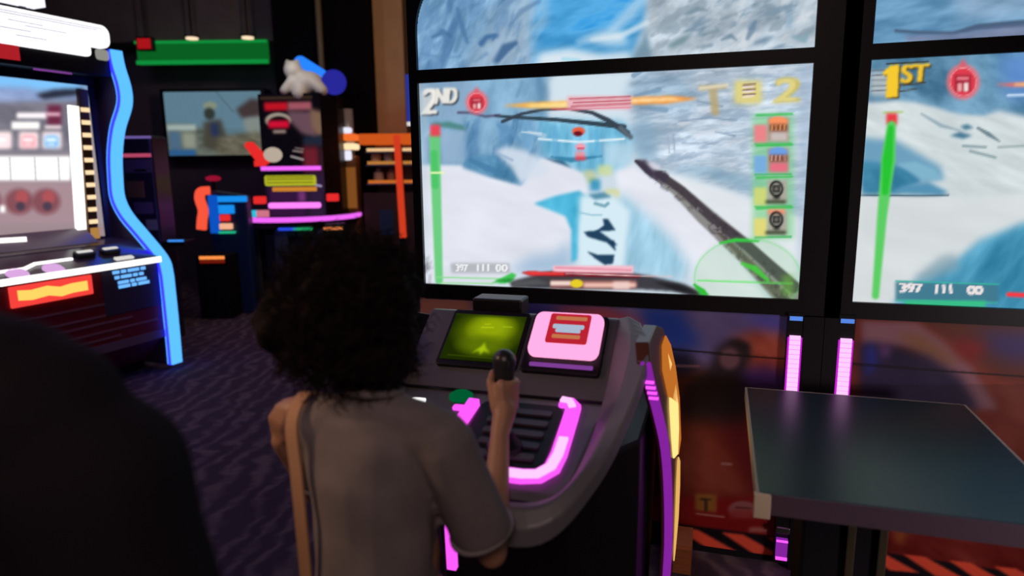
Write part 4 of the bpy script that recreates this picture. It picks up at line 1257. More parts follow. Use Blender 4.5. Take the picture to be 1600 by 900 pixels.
def folds(p, NZ):
    return 0.007 * NZ.noise(Vector((p.x * 9, p.y * 9, p.z * 4))) + 0.004 * NZ.noise(Vector((p.x * 20, p.y * 20, p.z * 9)))


fuse('tshirt', bm, 0.006, SHIRT, kid, 5, folds, )
# sleeve hems
def hem(nm, a, b, r):
    a, b = Vector(a), Vector(b); ax = (b - a).normalized(); u = ax.orthogonal().normalized(); v = ax.cross(u)
    tube_ = tube(NB(), [b + (u * math.cos(q) + v * math.sin(q)) * r for q in [2 * math.pi * k / 28 for k in range(28)]], 0.0065, 8, True)
    obj(nm, tube_, mat('pale_hem_cotton', (0.24, 0.20, 0.215, 1), 0.85), kid, smooth=True)


hem('sleeve_hem', C_(0.128, -0.004, 1.012), SH.lerp(EL, 0.75) + Vector((0.0, -0.012, 0)), 0.060)
hem('sleeve_hem', C_(-0.128, -0.004, 1.012), SL.lerp(ELL, 0.71), 0.049)
# collar
bm = NB()
tube(bm, [C_(-0.01 + 0.052 * math.cos(a), 0.0 + 0.050 * math.sin(a), 1.092 - 0.008 * math.sin(a)) for a in [2 * math.pi * k / 24 for k in range(24)]], 0.007, 8, True)
obj('collar', bm, SHIRT, kid, smooth=True)
# shorts and shoes (below the frame)
bm = NB()
ell(bm, C_(0, 0, 0.66), (0.128, 0.10, 0.10), SHIRT_R)
for k in (-1, 1):
    sleeve(bm, C_(0.066 * k, 0.0, 0.64), C_(0.075 * k, 0.03, 0.39), 0.082, 0.078)
fuse('shorts', bm, 0.008, mat('dark_cotton', (0.02, 0.018, 0.025, 1), 0.85), kid, 4)
for k in (-1, 1):
    an = C_(0.078 * k, -0.01, 0.075); bm = NB()
    capsule(bm, an + Vector((0, 0, -0.03)), 0.042, an + CFW * 0.13 - Vector((0, 0, 0.042)), 0.033); capsule(bm, an - CFW * 0.015 - Vector((0, 0, 0.04)), 0.034, an + CFW * 0.06, 0.035)
    fuse('shoe', bm, 0.006, mat('dark_shoe_rubber', (0.03, 0.03, 0.035, 1), 0.6), kid, 3)
# bag strap down the left of the back
pth = spline([C_(-0.128, 0.075, 0.97), C_(-0.150, 0.045, 1.045), C_(-0.152, -0.01, 1.077), C_(-0.150, -0.062, 1.04), C_(-0.138, -0.076, 0.95), C_(-0.130, -0.083, 0.85), C_(-0.124, -0.088, 0.72), C_(-0.122, -0.094, 0.60)], 6)
obj('bag_strap', bar(NB(), pth, CR, 0.012, 0.003), mat('tan_strap', (0.50, 0.27, 0.15, 1), 0.8), kid, smooth=False, label='tan strap over the left shoulder')


# hair: a bushy curly mass
def lumps(p, NZ):
    return 0.020 * NZ.noise(p * 16) + 0.012 * NZ.noise(p * 34)


bm = NB()
HH = HC + Vector((-0.018, -0.012, 0.022))
ell(bm, HH, (0.130, 0.122, 0.120), None, 32)
ell(bm, HH + Vector((-0.068, -0.02, -0.02)), (0.092, 0.09, 0.092)); ell(bm, HH + Vector((0.045, -0.02, -0.065)), (0.078, 0.080, 0.085)); ell(bm, HH + Vector((0.01, -0.02, -0.10)), (0.078, 0.062, 0.055))
HAIRM = mat('dark_brown_hair', (0.008, 0.0045, 0.004, 1), 0.85, spec=0.12)
hair = fuse('hair', bm, 0.006, HAIRM, kid, 3, lumps)
rnd = random.Random(5)
bm = NB()
for i in range(1500):
    zz = rnd.uniform(-0.9, 1); a = rnd.uniform(0, 2 * math.pi); q = math.sqrt(max(0, 1 - zz * zz))
    d = Vector((q * math.cos(a), q * math.sin(a), zz))
    if (d.dot(hf) > 0.55 and d.z < 0.45) or (d.x > 0.8 and rnd.random() < 0.7):
        continue
    base = HH + Vector((d.x * 0.125, d.y * 0.12, d.z * 0.118)) + (Vector((0, 0, -0.03)) if zz < -0.3 else Vector())
    L = rnd.uniform(0.015, 0.052); tw = rnd.uniform(0, 6.28); rr = rnd.uniform(0.005, 0.010)
    u = d.orthogonal().normalized(); v = d.cross(u); bend = (u * rnd.uniform(-1, 1) + v * rnd.uniform(-1, 1)) * 0.5
    pts = []
    for k in range(9):
        f = k / 8
        pts.append(base + d * L * f + bend * L * f * f + (u * math.cos(tw + f * 9) + v * math.sin(tw + f * 9)) * rr)
    tube(bm, pts, [0.0016 * (1 - 0.5 * k / 8) for k in range(9)], 3)
o = obj('curls', bm, HAIRM, hair)

# ---- the adult at the left edge, seen from behind, shoulder and arm in view
PA = Vector((-0.68, 0.72, 0)); AR = Vector((0.98, -0.2, 0)).normalized(); AF = Vector((0.2, 0.98, 0)).normalized()


def A_(r, f, z):
    return PA + AR * r + AF * f + Vector((0, 0, z))


man = thing('person', 'adult in dark clothing at the left edge, only shoulder and back showing', 'person', (PA.x, PA.y, 0))
AH = A_(-0.045, 0.05, 1.545)
bm = NB()
head_parts(bm, AH, AF, AR, 1.05)
capsule(bm, A_(0, 0, 1.36), 0.058, AH - Vector((0, 0, 0.06)), 0.055)
ell(bm, A_(0, 0.01, 1.18), (0.15, 0.085, 0.20)); ell(bm, A_(0, 0.01, 0.95), (0.14, 0.085, 0.17))
for k in (-1, 1):
    sh = A_(0.20 * k, 0, 1.25); el = A_(0.265 * k, 0.0, 0.97); wr = A_(0.19 * k, 0.19, 0.86)
    capsule(bm, sh, 0.055, el, 0.042); capsule(bm, el, 0.044, wr, 0.028)
    hand(bm, wr, Vector((-0.15 * k, 0.95, -0.15)), Vector((0.3 * k, 0.1, 1)), AR * (-k), 1.0, (0.25, 0.35))
    hip = A_(0.09 * k, 0, 0.86); kn = A_(0.10 * k, 0.02, 0.48); an = A_(0.105 * k, -0.02, 0.09)
    capsule(bm, hip, 0.09, kn, 0.058); capsule(bm, kn, 0.058, an.lerp(kn, 0.6), 0.058); capsule(bm, an.lerp(kn, 0.6), 0.058, an, 0.038)
    capsule(bm, an - Vector((0, 0, 0.04)), 0.04, an + AF * 0.17 - Vector((0, 0, 0.058)), 0.030)
fuse('body', bm, 0.008, SKIN, man, 4)
face(man, AH, AF, AR, 1.05)
DARKC = mat('black_cotton', (0.010, 0.007, 0.011, 1), 0.9, spec=0.2)
bm = NB()
capsule(bm, A_(-0.15, -0.01, 1.27), 0.080, A_(0.15, -0.01, 1.27), 0.080)
capsule(bm, A_(0.02, -0.01, 1.335), 0.055, A_(0.20, -0.01, 1.250), 0.080); capsule(bm, A_(-0.02, -0.01, 1.335), 0.055, A_(-0.20, -0.01, 1.250), 0.080)
ell(bm, A_(0, -0.03, 1.17), (0.17, 0.125, 0.20))
rings = []
for z, a, b in [(1.33, .15, .08), (1.25, .20, .12), (1.1, .20, .135), (0.95, .19, .13), (0.8, .195, .135), (0.76, .19, .13)]:
    rings.append([bm.verts.new(A_(a * math.cos(2 * math.pi * k / 32), b * math.sin(2 * math.pi * k / 32), z)) for k in range(32)])
for a, b in zip(rings, rings[1:]):
    for k in range(32):
        bm.faces.new((a[k], a[(k + 1) % 32], b[(k + 1) % 32], b[k]))
bm.faces.new(rings[0]); bm.faces.new(rings[-1])
for k in (-1, 1):
    capsule(bm, A_(0.240 * k, -0.005, 1.180), 0.096, A_(0.285 * k, 0.0, 0.96), 0.082)
    sleeve(bm, A_(0.282 * k, 0.0, 0.965), A_(0.20 * k, 0.17, 0.868), 0.072, 0.046)
fuse('jacket', bm, 0.008, DARKC, man, 8, lambda p, NZ: 0.006 * NZ.noise(p * 9))
bm = NB(); ell(bm, A_(0, 0, 0.86), (0.175, 0.125, 0.13))
for k in (-1, 1):
    sleeve(bm, A_(0.095 * k, 0, 0.84), A_(0.105 * k, -0.015, 0.10), 0.105, 0.07)
fuse('trousers', bm, 0.009, DARKC, man, 4)
bm = NB(); ell(bm, AH + Vector((0, 0, 0.035)) - AF * 0.018, (0.088, 0.102, 0.092)); ell(bm, AH - AF * 0.05 - Vector((0, 0, 0.02)), (0.078, 0.06, 0.075))
fuse('hair', bm, 0.007, HAIRM, man, 3, lambda p, NZ: 0.004 * NZ.noise(p * 40))
for k in (-1, 1):
    an = A_(0.105 * k, -0.02, 0.09); bm = NB()
    capsule(bm, an - Vector((0, 0, 0.035)), 0.052, an + AF * 0.18 - Vector((0, 0, 0.05)), 0.04)
    fuse('shoe', bm, 0.008, mat('dark_shoe_rubber', (0.03, 0.03, 0.035, 1), 0.6), man, 3)
# ------------------------------------------------------------------ big cabinet on the left
cab = thing('arcade_cabinet', 'large arcade cabinet with white marquee, bright screen and blue neon side line', 'arcade game', K(0.65, -0.45, 0))
prof = spline([(-0.28, 0, 2.36), (-0.265, 0, 2.25), (-0.225, 0, 2.10), (-0.235, 0, 1.98), (-0.33, 0, 1.82), (-0.39, 0, 1.64), (-0.415, 0, 1.45), (-0.415, 0, 1.30), (-0.345, 0, 1.17), (-0.20, 0, 1.03), (-0.03, 0, 0.86), (0.005, 0, 0.76), (0.01, 0, 0.60), (0.01, 0, 0.3), (0.005, 0, 0.05)], 4)
pp = [(p.x, p.z) for p in prof]
for s0 in (-0.02, 1.36):
    bm = prism(NB(), [K(s0, f, z) for f, z in pp] + [K(s0, -0.9, 0.03), K(s0, -0.9, 2.36)], [K(s0 + 0.06, f, z) for f, z in pp] + [K(s0 + 0.06, -0.9, 0.03), K(s0 + 0.06, -0.9, 2.36)])
    obj('side_panel', bm, DARK, cab)
    nl = [K(s0 + 0.02, f + 0.012, z) for f, z in pp]
    obj('neon_halo', bar(NB(), nl, CS, 0.050, 0.012), DEEPB, cab, label='deep blue halo glow behind the neon line')  # halo round the neon, built as a glowing bar behind it
    obj('neon_line', bar(NB(), nl, CS, 0.044, 0.028), BLUE, cab, label='wavy blue neon line down the side panel edge')
obj('cabinet_body', B(K, (0.04, 1.36), (-0.9, -0.46), (0.0, 2.36)), DARK, cab)
obj('canopy', B(K, (0.04, 1.36), (-0.9, -0.26), (2.17, 2.36)), BLACK, cab, bevel=0.01)
L1 = Canvas(-120, 90, 175, 400, (150, 140, 146))
tl = L1.fbm(60, 24, 0.3, 201, 4)
L1.rect(-120, 90, 175, 165, (128, 150, 190), 0)
L1.poly([(-120, 100), (0, 118), (60, 122), (130, 130), (128, 142), (60, 140), (0, 138), (-120, 132)], (120, 190, 245), 5)
L1.poly([(-120, 130), (50, 140), (60, 160), (-120, 168)], (140, 158, 200), 8, 1, tl, 60)
L1.poly([(55, 148), (85, 140), (130, 138), (130, 148), (95, 152), (70, 156)], (40, 44, 60), 3)
L1.poly([(-120, 162), (130, 156), (130, 240), (-120, 240)], (112, 110, 122), 4, 1, tl, 50)
L1.rect(26, 176, 74, 185, (248, 240, 244), 1.5); L1.rect(18, 190, 62, 202, (250, 246, 244), 2)
L1.rect(74, 164, 96, 196, (104, 40, 66), 3); L1.rect(72, 176, 94, 181, (236, 190, 206), 1.5); L1.rect(70, 196, 96, 201, (240, 220, 222), 1.5)
for x, cc in ((-40, (246, 190, 200)), (-12, (246, 214, 220)), (30, (240, 150, 164)), (66, (96, 176, 236))):
    L1.rect(x, 206, x + 30, 232, (252, 230, 230), 3); L1.rect(x + 4, 212, x + 25, 230, cc, 3)
    L1.rect(x + 6, 216, x + 22, 221, (255, 255, 255), 2); L1.rect(x + 8, 224, x + 20, 227, (250, 240, 240), 1.5)
L1.rect(-120, 244, 110, 283, (252, 252, 252), 2)
for x in (-60, -22, 15, 54, 91):
    L1.line([(x, 246), (x + 2, 282)], 2, (170, 170, 176), 0.8)
L1.rect(-120, 284, 118, 352, (160, 134, 142), 3)
for x in (-70, -20, 30, 72):
    L1.disc(x, 315, 22, 20, (120, 62, 70), 6, 0.8); L1.disc(x + 4, 308, 10, 10, (176, 80, 84), 4, 0.8); L1.disc(x + 2, 322, 7, 7, (60, 56, 74), 3, 0.8)
L1.rect(0, 321, 8, 332, (250, 250, 250), 2)
L1.rect(-120, 350, 175, 400, (150, 130, 136), 3)
HKm = lambda s_, z: hom(HK, s_, z)
picture('screen', cab, lambda s_, z: K(s_, -0.40, z), (0.14, 1.34), (1.03, 2.11), 200, 150, L1, HKm, attr_emi('cabinet_screen_picture', 1.15), label='bright screen with rows of white boxes')
obj('screen_backing', B(K, (0.12, 1.36), (-0.46, -0.403), (1.0, 2.17)), BLACK, cab)
bm = bar(NB(), [K(0.275, -0.385, 1.96), K(0.33, -0.385, 1.09)], CF, 0.012, 0.034)
obj('light_bar', bm, WHITE_L, cab, label='white upright light bar at the screen side')
obj('bulb_column', bar(NB(), [K(0.195, -0.385, 2.08), K(0.245, -0.385, 1.06)], CF, 0.012, 0.036), mat('bronze_column', (0.14, 0.075, 0.03, 1), 0.3, 0.5), cab)
for k in range(10):
    z = 1.13 + k * 0.088; s_ = 0.242 - (z - 1.06) * 0.049
    obj('bulb', B(K, (s_ - 0.032, s_ + 0.032), (-0.372, -0.366), (z, z + 0.03)), emi('warm_bulb_light', (1.0, 0.72, 0.42, 1), 1.1), cab)
bm = B(K, (0.205, 0.27), (-0.372, -0.366), (1.02, 1.10)); obj('amber_panel', bm, emi('amber_panel_light', (0.55, 0.27, 0.07, 1), 0.8), cab)
# marquee sign: rounded white box with a lower lip
pts = rrect(0.03, 1.34, 2.365, 2.52, 0.06)
bm = prism(NB(), [K(a, -0.40, z) for a, z in pts], [K(a, -0.26, z) for a, z in pts])
mq = obj('marquee', bm, emi('white_marquee_light', (0.97, 0.95, 1.0, 1), 1.5), cab, label='blown-out white marquee sign')
pts = rrect(0.2, 1.34, 2.29, 2.40, 0.03)
obj('marquee_lip', prism(NB(), [K(a, -0.38, z) for a, z in pts], [K(a, -0.24, z) for a, z in pts]), emi('white_marquee_light', (1, 1, 1, 1), 1.5), mq)
bm = NB()
for z0, a0, a1 in ((2.492, 0.08, 1.3), (2.478, 0.12, 1.3), (2.44, 0.5, 0.72), (2.42, 0.35, 0.62), (2.385, 0.6, 1.2), (2.35, 0.5, 0.7)):
    box(bm, K, (a0, a1), (-0.259, -0.256) if z0 > 2.40 else (-0.24, -0.236), (z0, z0 + 0.006))
obj('marquee_line', bm, emi('grey_marquee_print', (0.42, 0.38, 0.5, 1), 0.8), mq)
obj('marquee_cap', B(K, (0.055, 0.155), (-0.36, -0.24), (2.28, 2.355)), emi('pale_cap_glow', (0.30, 0.30, 0.27, 1), 0.9), cab, bevel=0.02)  # cap is no lamp; glow put into its material to look pale
for s_ in (0.5, 1.2):
    obj('topper_bracket', B(K, (s_, s_ + 0.04), (-0.42, -0.40), (2.36, 2.63)), BLACK, cab)
bm = B(K, (0.44, 1.3), (-0.42, -0.30), (2.572, 2.70))
obj('marquee_topper', bm, emi('white_topper_light', (0.9, 0.88, 1.0, 1), 1.2), cab, label='upper white sign above the marquee')
bm = B(K, (0.68, 1.34), (-0.258, -0.25), (2.20, 2.30)); obj('red_sign', bm, emi('dim_red_sign', (0.6, 0.02, 0.03, 1), 0.7), cab)
bm = B(K, (0.35, 0.6), (-0.262, -0.25), (2.155, 2.165)); obj('violet_line', bm, emi('violet_light', (0.35, 0.08, 0.5, 1), 0.6), cab)
# control deck
low = [(-0.42, 1.02), (-0.25, 0.985), (0.02, 0.872), (0.035, 0.85), (0.02, 0.835), (-0.42, 0.8)]
obj('control_deck', prism(NB(), [K(0.04, f, z) for f, z in low], [K(1.36, f, z) for f, z in low]), mat('glossy_dark_deck', (0.06, 0.045, 0.06, 1), 0.2), cab)
obj('deck_light', bar(NB(), [K(0.05, 0.04, 0.862), K(1.36, 0.04, 0.862)], CF, 0.006, 0.020), WHITE_L, cab, label='white light line along the deck front')


def dk(s_, f, h):
    z = 0.985 - (f + 0.25) * 0.4185
    return K(s_, f + h * 0.38, z + h * 0.92)


bm = bar(NB(), [dk(0.62, -0.10, .01), dk(0.86, -0.10, .01), dk(0.95, -0.06, .01), dk(1.36, -0.06, .01)], CF, 0.012, 0.008); obj('deck_light', bm, WHITE_L, cab, label='white light line on the deck')
for s_ in (0.80, 1.02, 1.26):
    bm = lathe(NB(), dk(s_, -0.02, 0), [(0.062, 0), (0.062, 0.01), (0.05, 0.02)], 24, dk(0, 0, 1) - dk(0, 0, 0)); obj('deck_button', bm, emi('lilac_button_light', (0.8, 0.45, 0.85, 1), 0.9), cab, label='round lilac lit button')
for s_ in (0.25, 0.44):
    bm = NB(); slab(bm, dk, rrect(s_, s_ + 0.14, -0.16, -0.10, 0.02), 0.0, 0.03); obj('deck_control', bm, BLACK, cab, bevel=0.006)
    bm = NB(); slab(bm, dk, rrect(s_ + 0.01, s_ + 0.12, -0.15, -0.125, 0.008), 0.03, 0.034); obj('control_light', bm, emi('soft_white_light', (0.8, 0.78, 0.75, 1), 0.9), cab)
bm = NB(); slab(bm, dk, rrect(0.22, 0.36, -0.05, -0.015, 0.008), 0.0, 0.01); obj('card_slot', bm, emi('soft_white_light', (0.8, 0.78, 0.75, 1), 0.9), cab)
obj('glass_slope', prism(NB(), [K(0.3, -0.395, 1.10), K(1.3, -0.395, 1.10), K(1.3, -0.26, 1.0), K(0.3, -0.26, 1.0)], [K(0.3, -0.39, 1.106), K(1.3, -0.39, 1.106), K(1.3, -0.255, 1.006), K(0.3, -0.255, 1.006)]), mat('pinkish_grey_trim', (0.25, 0.19, 0.19, 1), 0.25), cab)
bm = bar(NB(), [K(0.75, -0.33, 1.065), K(1.3, -0.36, 1.085)], CF, 0.01, 0.02); obj('deck_light', bm, WHITE_L, cab, label='white light line under the screen')
# fascia below the deck with lit signs
fz = [(0.0, 0.84), (0.0, 0.30), (-0.20, 0.08), (-0.42, 0.05), (-0.42, 0.84)]
obj('fascia', prism(NB(), [K(0.05, f, z) for f, z in fz], [K(1.36, f, z) for f, z in fz]), mat('dark_red_fascia', (0.20, 0.018, 0.03, 1), 0.4), cab)
obj('fascia_end', B(K, (0.05, 0.50), (0.0, 0.004), (0.52, 0.84)), DARK, cab)
bm = NB()
for z, a0, a1 in ((0.60, 0.5, 1.1), (0.52, 0.08, 1.2), (0.47, 0.3, 0.9), (0.41, 0.1, 0.8), (0.36, 0.4, 1.0)):
    box(bm, K, (a0, a1), (0.0, 0.003), (z, z + 0.014))
obj('fascia_line', bm, mat('mauve_line_paint', (0.30, 0.14, 0.18, 1), 0.5), cab)
obj('fascia_edge', bar(NB(), [K(0.05, 0.002, 0.30), K(1.36, 0.002, 0.30)], CF, 0.005, 0.03), mat('mauve_edge_plastic', (0.20, 0.13, 0.2, 1), 0.5), cab)
rs = obj('lit_sign', B(K, (0.58, 1.10), (0.0, 0.022), (0.695, 0.825)), emi('red_sign_light', (1.0, 0.06, 0.05, 1), 0.95), cab, bevel=0.006, label='glowing red and yellow sign')
zig = [(0.62, 0.79), (0.72, 0.79), (0.80, 0.78), (0.88, 0.80), (0.98, 0.79), (1.06, 0.80)]
bm = NB(); pts = [(s_, z) for s_, z in zig] + [(s_, z - 0.062) for s_, z in reversed(zig)]
prism(bm, [K(s_, 0.022, z) for s_, z in pts], [K(s_, 0.028, z) for s_, z in pts])
obj('sign_lettering', bm, emi('amber_sign_light', (1.0, 0.62, 0.12, 1), 1.1), rs)
obj('lit_sign', B(K, (1.18, 1.34), (0.0, 0.02), (0.66, 0.80)), emi('dim_orange_sign', (0.7, 0.12, 0.03, 1), 0.7), cab, label='orange sign at the frame edge')
bm = NB()
for z, a0, a1 in ((0.80, 0.16, 0.42), (0.763, 0.18, 0.42), (0.725, 0.16, 0.40), (0.695, 0.14, 0.40)):
    for j in range(5):
        w = (a1 - a0) / 5
        box(bm, K, (a0 + j * w, a0 + j * w + w * (0.7 + 0.25 * ((j * 7 + int(z * 100)) % 3 == 0))), (0.004, 0.010), (z, z + 0.022))
obj('blue_lettering', bm, emi('blue_letter_light', (0.15, 0.45, 1.0, 1), 1.2), cab, label='blue lit lettering under the deck')
obj('kick_plate', B(K, (0.05, 1.36), (-0.85, -0.25), (0.0, 0.06)), MATTE, cab)
obj('floor_light', B(K, (0.12, 0.2), (-0.02, -0.005), (0.27, 0.29)), emi('deep_blue_light', (0.03, 0.03, 0.6, 1), 0.6), cab)
# ------------------------------------------------------------------ slim poster kiosk right behind that cabinet
kio = thing('kiosk', 'slim dark kiosk with a pink strip and posters behind the blue neon line', 'kiosk', (-3.16, 5.9, 0))
obj('kiosk_body', B(G, (-3.30, -3.04), (5.82, 6.1), (0.0, 1.80)), mat('purple_black_laminate', (0.035, 0.02, 0.045, 1), 0.3), kio, bevel=0.02)
for a, b, c_, d_, mm in ((-3.29, -3.05, 1.62, 1.65, emi('dim_pink_light', (0.75, 0.1, 0.22, 1), 0.6)), (-3.28, -3.06, 1.49, 1.60, mat('poster_mauve', (0.18, 0.10, 0.2, 1), 0.4)), (-3.2, -3.1, 1.50, 1.52, mat('poster_pale', (0.35, 0.3, 0.33, 1), 0.4)),
                         (-3.28, -3.14, 1.28, 1.42, mat('poster_orange', (0.30, 0.12, 0.06, 1), 0.4)), (-3.24, -3.08, 1.14, 1.24, mat('poster_mauve', (0.18, 0.10, 0.2, 1), 0.4)), (-3.15, -3.06, 1.0, 1.09, mat('poster_pale', (0.35, 0.3, 0.33, 1), 0.4))):
    obj('poster', B(G, (a, b), (5.812, 5.82), (c_, d_)), mm, kio)
obj('top_trim', B(G, (-3.30, -3.04), (5.815, 5.83), (1.775, 1.795)), emi('violet_line_light', (0.3, 0.2, 0.7, 1), 0.5), kio)
obj('blue_light', B(G, (-2.99, -2.86), (5.83, 5.85), (0.895, 0.91)), emi('sky_blue_light', (0.05, 0.3, 1, 1), 1.0), kio)
obj('ledge', B(G, (-3.05, -2.85), (5.83, 6.05), (0.86, 0.895)), BLACK, kio)

# ------------------------------------------------------------------ wall television
tv = thing('television', 'wide wall television showing a pale blue outdoor scene under the green light', 'television', (-3.88, 9.2, 1.7))
obj('tv_case', B(G, (-4.55, -3.18), (9.05, 9.3), (1.66, 2.55)), BLACK, tv, bevel=0.01)
T = Canvas(250, 138, 405, 248, (96, 126, 142), 2)
T.rect(250, 138, 405, 200, (100, 134, 152), 0)
T.poly([(250, 192), (300, 196), (330, 212), (400, 205), (405, 248), (250, 248)], (96, 104, 96), 3, 1, T.fbm(16, 6, 0, 301, 4), 60)
T.rect(256, 194, 300, 203, (172, 188, 182), 2); T.rect(258, 204, 276, 232, (80, 112, 140), 3); T.rect(278, 206, 298, 230, (150, 156, 140), 3)
T.rect(256, 232, 296, 242, (44, 96, 150), 2)
T.disc(324, 166, 10, 6, (140, 150, 130), 2); T.disc(322, 178, 8, 9, (52, 60, 56), 3)
T.poly([(312, 190), (338, 186), (345, 215), (330, 235), (308, 228)], (74, 72, 62), 3); T.rect(322, 192, 334, 212, (40, 54, 92), 3)
T.poly([(362, 172), (385, 156), (400, 158), (400, 185), (370, 186)], (70, 58, 58), 3); T.poly([(372, 186), (398, 182), (400, 212), (384, 220), (372, 200)], (136, 146, 140), 3)
T.poly([(330, 215), (400, 206), (400, 242), (330, 242)], (104, 100, 84), 4, 1, T.fbm(14, 5, 0.2, 305, 4), 70)
T.line([(335, 146), (358, 176)], 1.5, (80, 100, 112), 1)
picture('tv_screen', tv, lambda a, z: G(a, 9.045, z), (-4.50, -3.24), (1.70, 2.51), 120, 76, T, lambda a, z: (256 + (a + 4.5) / 1.26 * 144, 241 - (z - 1.7) / 0.81 * 96), attr_emi('television_picture', 0.85))
# green light strip on the ceiling drop, small lights
gl = thing('light_strip', 'long green light strip along the ceiling drop above the television', 'light', (-3.7, 8.74, 2.8))
obj('glowing_fascia', B(G, (-4.60, -2.98), (8.68, 8.75), (2.80, 3.08)), emi('green_wash_light', (0.004, 0.14, 0.02, 1), 0.8), gl, bevel=0.02)  # green wash of the tubes on the fascia, put in as surface glow
obj('tube', B(G, (-4.60, -2.98), (8.655, 8.68), (2.80, 2.845)), emi('green_tube_light', (0.005, 0.30, 0.05, 1), 0.9), gl)
obj('tube', B(G, (-4.60, -2.98), (8.655, 8.68), (3.045, 3.075)), emi('green_tube_light', (0.005, 0.30, 0.05, 1), 0.9), gl)
for i, x in enumerate((-3.87, -3.19)):
    d_ = thing('downlight', ('small warm downlight above the green strip, the left one', 'small warm downlight above the green strip, the right one')[i], 'light', (x, 8.6, 3.08))
    obj('lamp', lathe(NB(), (x, 8.62, 3.08), [(0.07, 0), (0.07, 0.02)], 16), emi('warm_downlight', (1.0, 0.75, 0.5, 1), 1.1), d_)
    obj('trim_ring', lathe(NB(), (x, 8.62, 3.10), [(0.09, 0), (0.09, 0.02)], 16), BLACK, d_)
    obj('stem', tube(NB(), [(x, 8.62, 3.12), (x, 8.62, 3.7)], 0.012), BLACK, d_)
xs = thing('wall_sign', 'small red lit sign left of the green strip', 'sign', (-4.42, 8.6, 2.95))
obj('sign_face', B(G, (-4.52, -4.36), (8.57, 8.58), (2.97, 3.09)), emi('red_exit_light', (0.55, 0.01, 0.015, 1), 0.7), xs)
obj('sign_case', B(G, (-4.54, -4.34), (8.58, 8.66), (2.95, 3.11)), BLACK, xs, bevel=0.006)
obj('hanger', tube(NB(), [(-4.44, 8.62, 3.11), (-4.44, 8.62, 3.7)], 0.012), BLACK, xs)
tag(obj('pipe', tube(NB(), [(-2.17, 8.1, 3.7), (-2.17, 8.1, 2.42)], 0.035, 10), mat('olive_pipe_paint', (0.10, 0.08, 0.04, 1), 0.6)), 'thin olive pipe hanging in front of the black column', 'pipe')
bnr = thing('banner', 'narrow blue lit banner at the left edge of the big screens', 'banner', (-0.95, 6.5, 0))
obj('banner_face', B(G, (-0.97, -0.855), (6.5, 6.53), (1.93, 2.36)), emi('blue_banner_light', (0.03, 0.05, 0.42, 1), 0.7), bnr)
obj('banner_foot', B(G, (-0.97, -0.855), (6.49, 6.53), (1.895, 1.93)), emi('soft_white_light', (0.8, 0.78, 0.75, 1), 0.9), bnr)
obj('banner_pole', tube(NB(), [(-0.91, 6.55, 0.0), (-0.91, 6.55, 2.36)], 0.02), BLACK, bnr)
obj('banner_base', lathe(NB(), (-0.91, 6.55, 0), [(0.14, 0), (0.14, 0.02), (0.03, 0.04)], 20), BLACK, bnr)

# ------------------------------------------------------------------ coin pusher island with the purple ring
cp = thing('coin_pusher', 'tall prize machine with a purple ring light and a white figure on top', 'arcade game', (-2.33, 7.5, 0))
hexa = lambda r, z, n=8, o=math.pi / 8: [Vector((-2.50 + r * math.cos(o + 2 * math.pi * k / n), 7.90 + r * math.sin(o + 2 * math.pi * k / n), z)) for k in range(n)]
bm = prism(NB(), hexa(0.55, 0.0), hexa(0.55, 0.80)); obj('base', bm, mat('blue_black_laminate', (0.012, 0.014, 0.028, 1), 0.5), cp)
for a in (4.0, 4.7, 5.4):
    c = Vector((-2.50 + 0.56 * math.cos(a), 7.90 + 0.56 * math.sin(a), 0)); obj('leg', B(lambda x, y, z: c + Vector((x, y, z)), (-0.07, 0.07), (-0.06, 0.06), (0, 0.86)), mat('slate_blue_plastic', (0.05, 0.07, 0.12, 1), 0.4), cp, bevel=0.01)
bm = prism(NB(), hexa(0.705, 0.92, 32, 0), hexa(0.705, 1.0, 32, 0)); obj('playfield_rim', bm, BLACK, cp)
obj('ring_light', tube(NB(), hexa(0.71, 0.972, 48, 0), 0.027, 8, True), emi('purple_ring_light', (0.85, 0.13, 0.9, 1), 1.1), cp, label='purple ring light round the playfield')
tw = [(-2.70, 7.45), (-2.02, 7.38), (-1.90, 7.62), (-1.90, 8.15), (-2.70, 8.15)]
obj('tower', prism(NB(), [Vector((x, y, 1.0)) for x, y in tw], [Vector((x, y, 2.30)) for x, y in tw]), BLACK, cp)
TC = Canvas(395, 140, 560, 330, (12, 10, 16), 2)
TC.rect(395, 140, 560, 330, (14, 10, 18), 0)
TC.rect(412, 152, 500, 156, (70, 52, 40), 1); TC.rect(418, 160, 458, 172, (214, 24, 44), 2); TC.rect(458, 160, 498, 172, (180, 96, 110), 2)
TC.poly([(455, 172), (500, 174), (505, 215), (478, 205), (462, 190)], (116, 84, 96), 3); TC.poly([(495, 170), (518, 175), (520, 205), (505, 212), (496, 195)], (140, 108, 88), 3)
TC.disc(440, 186, 22, 11, (178, 166, 150), 1.5); TC.disc(441, 190, 18, 10, (16, 12, 16), 1.5); TC.rect(423, 186, 458, 197, (235, 20, 60), 2); TC.rect(430, 200, 452, 204, (196, 170, 156), 1.5)
TC.poly([(480, 210), (545, 208), (545, 225), (480, 224)], (34, 44, 64), 3)
TC.rect(478, 224, 506, 262, (120, 36, 50), 4); TC.rect(506, 226, 524, 290, (60, 34, 46), 4)
TC.line([(462, 230), (478, 232)], 2, (180, 160, 160), 1); TC.line([(458, 238), (478, 243)], 2.5, (196, 186, 186), 1); TC.line([(466, 226), (480, 228)], 1.5, (170, 150, 150), 1)
TC.rect(412, 270, 480, 330, (60, 26, 70), 5); TC.rect(480, 262, 512, 330, (54, 32, 66), 5); TC.rect(466, 288, 478, 306, (130, 60, 130), 3)
TC.line([(496, 280), (506, 282)], 3, (190, 180, 220), 1); TC.rect(488, 270, 498, 276, (150, 110, 120), 2)
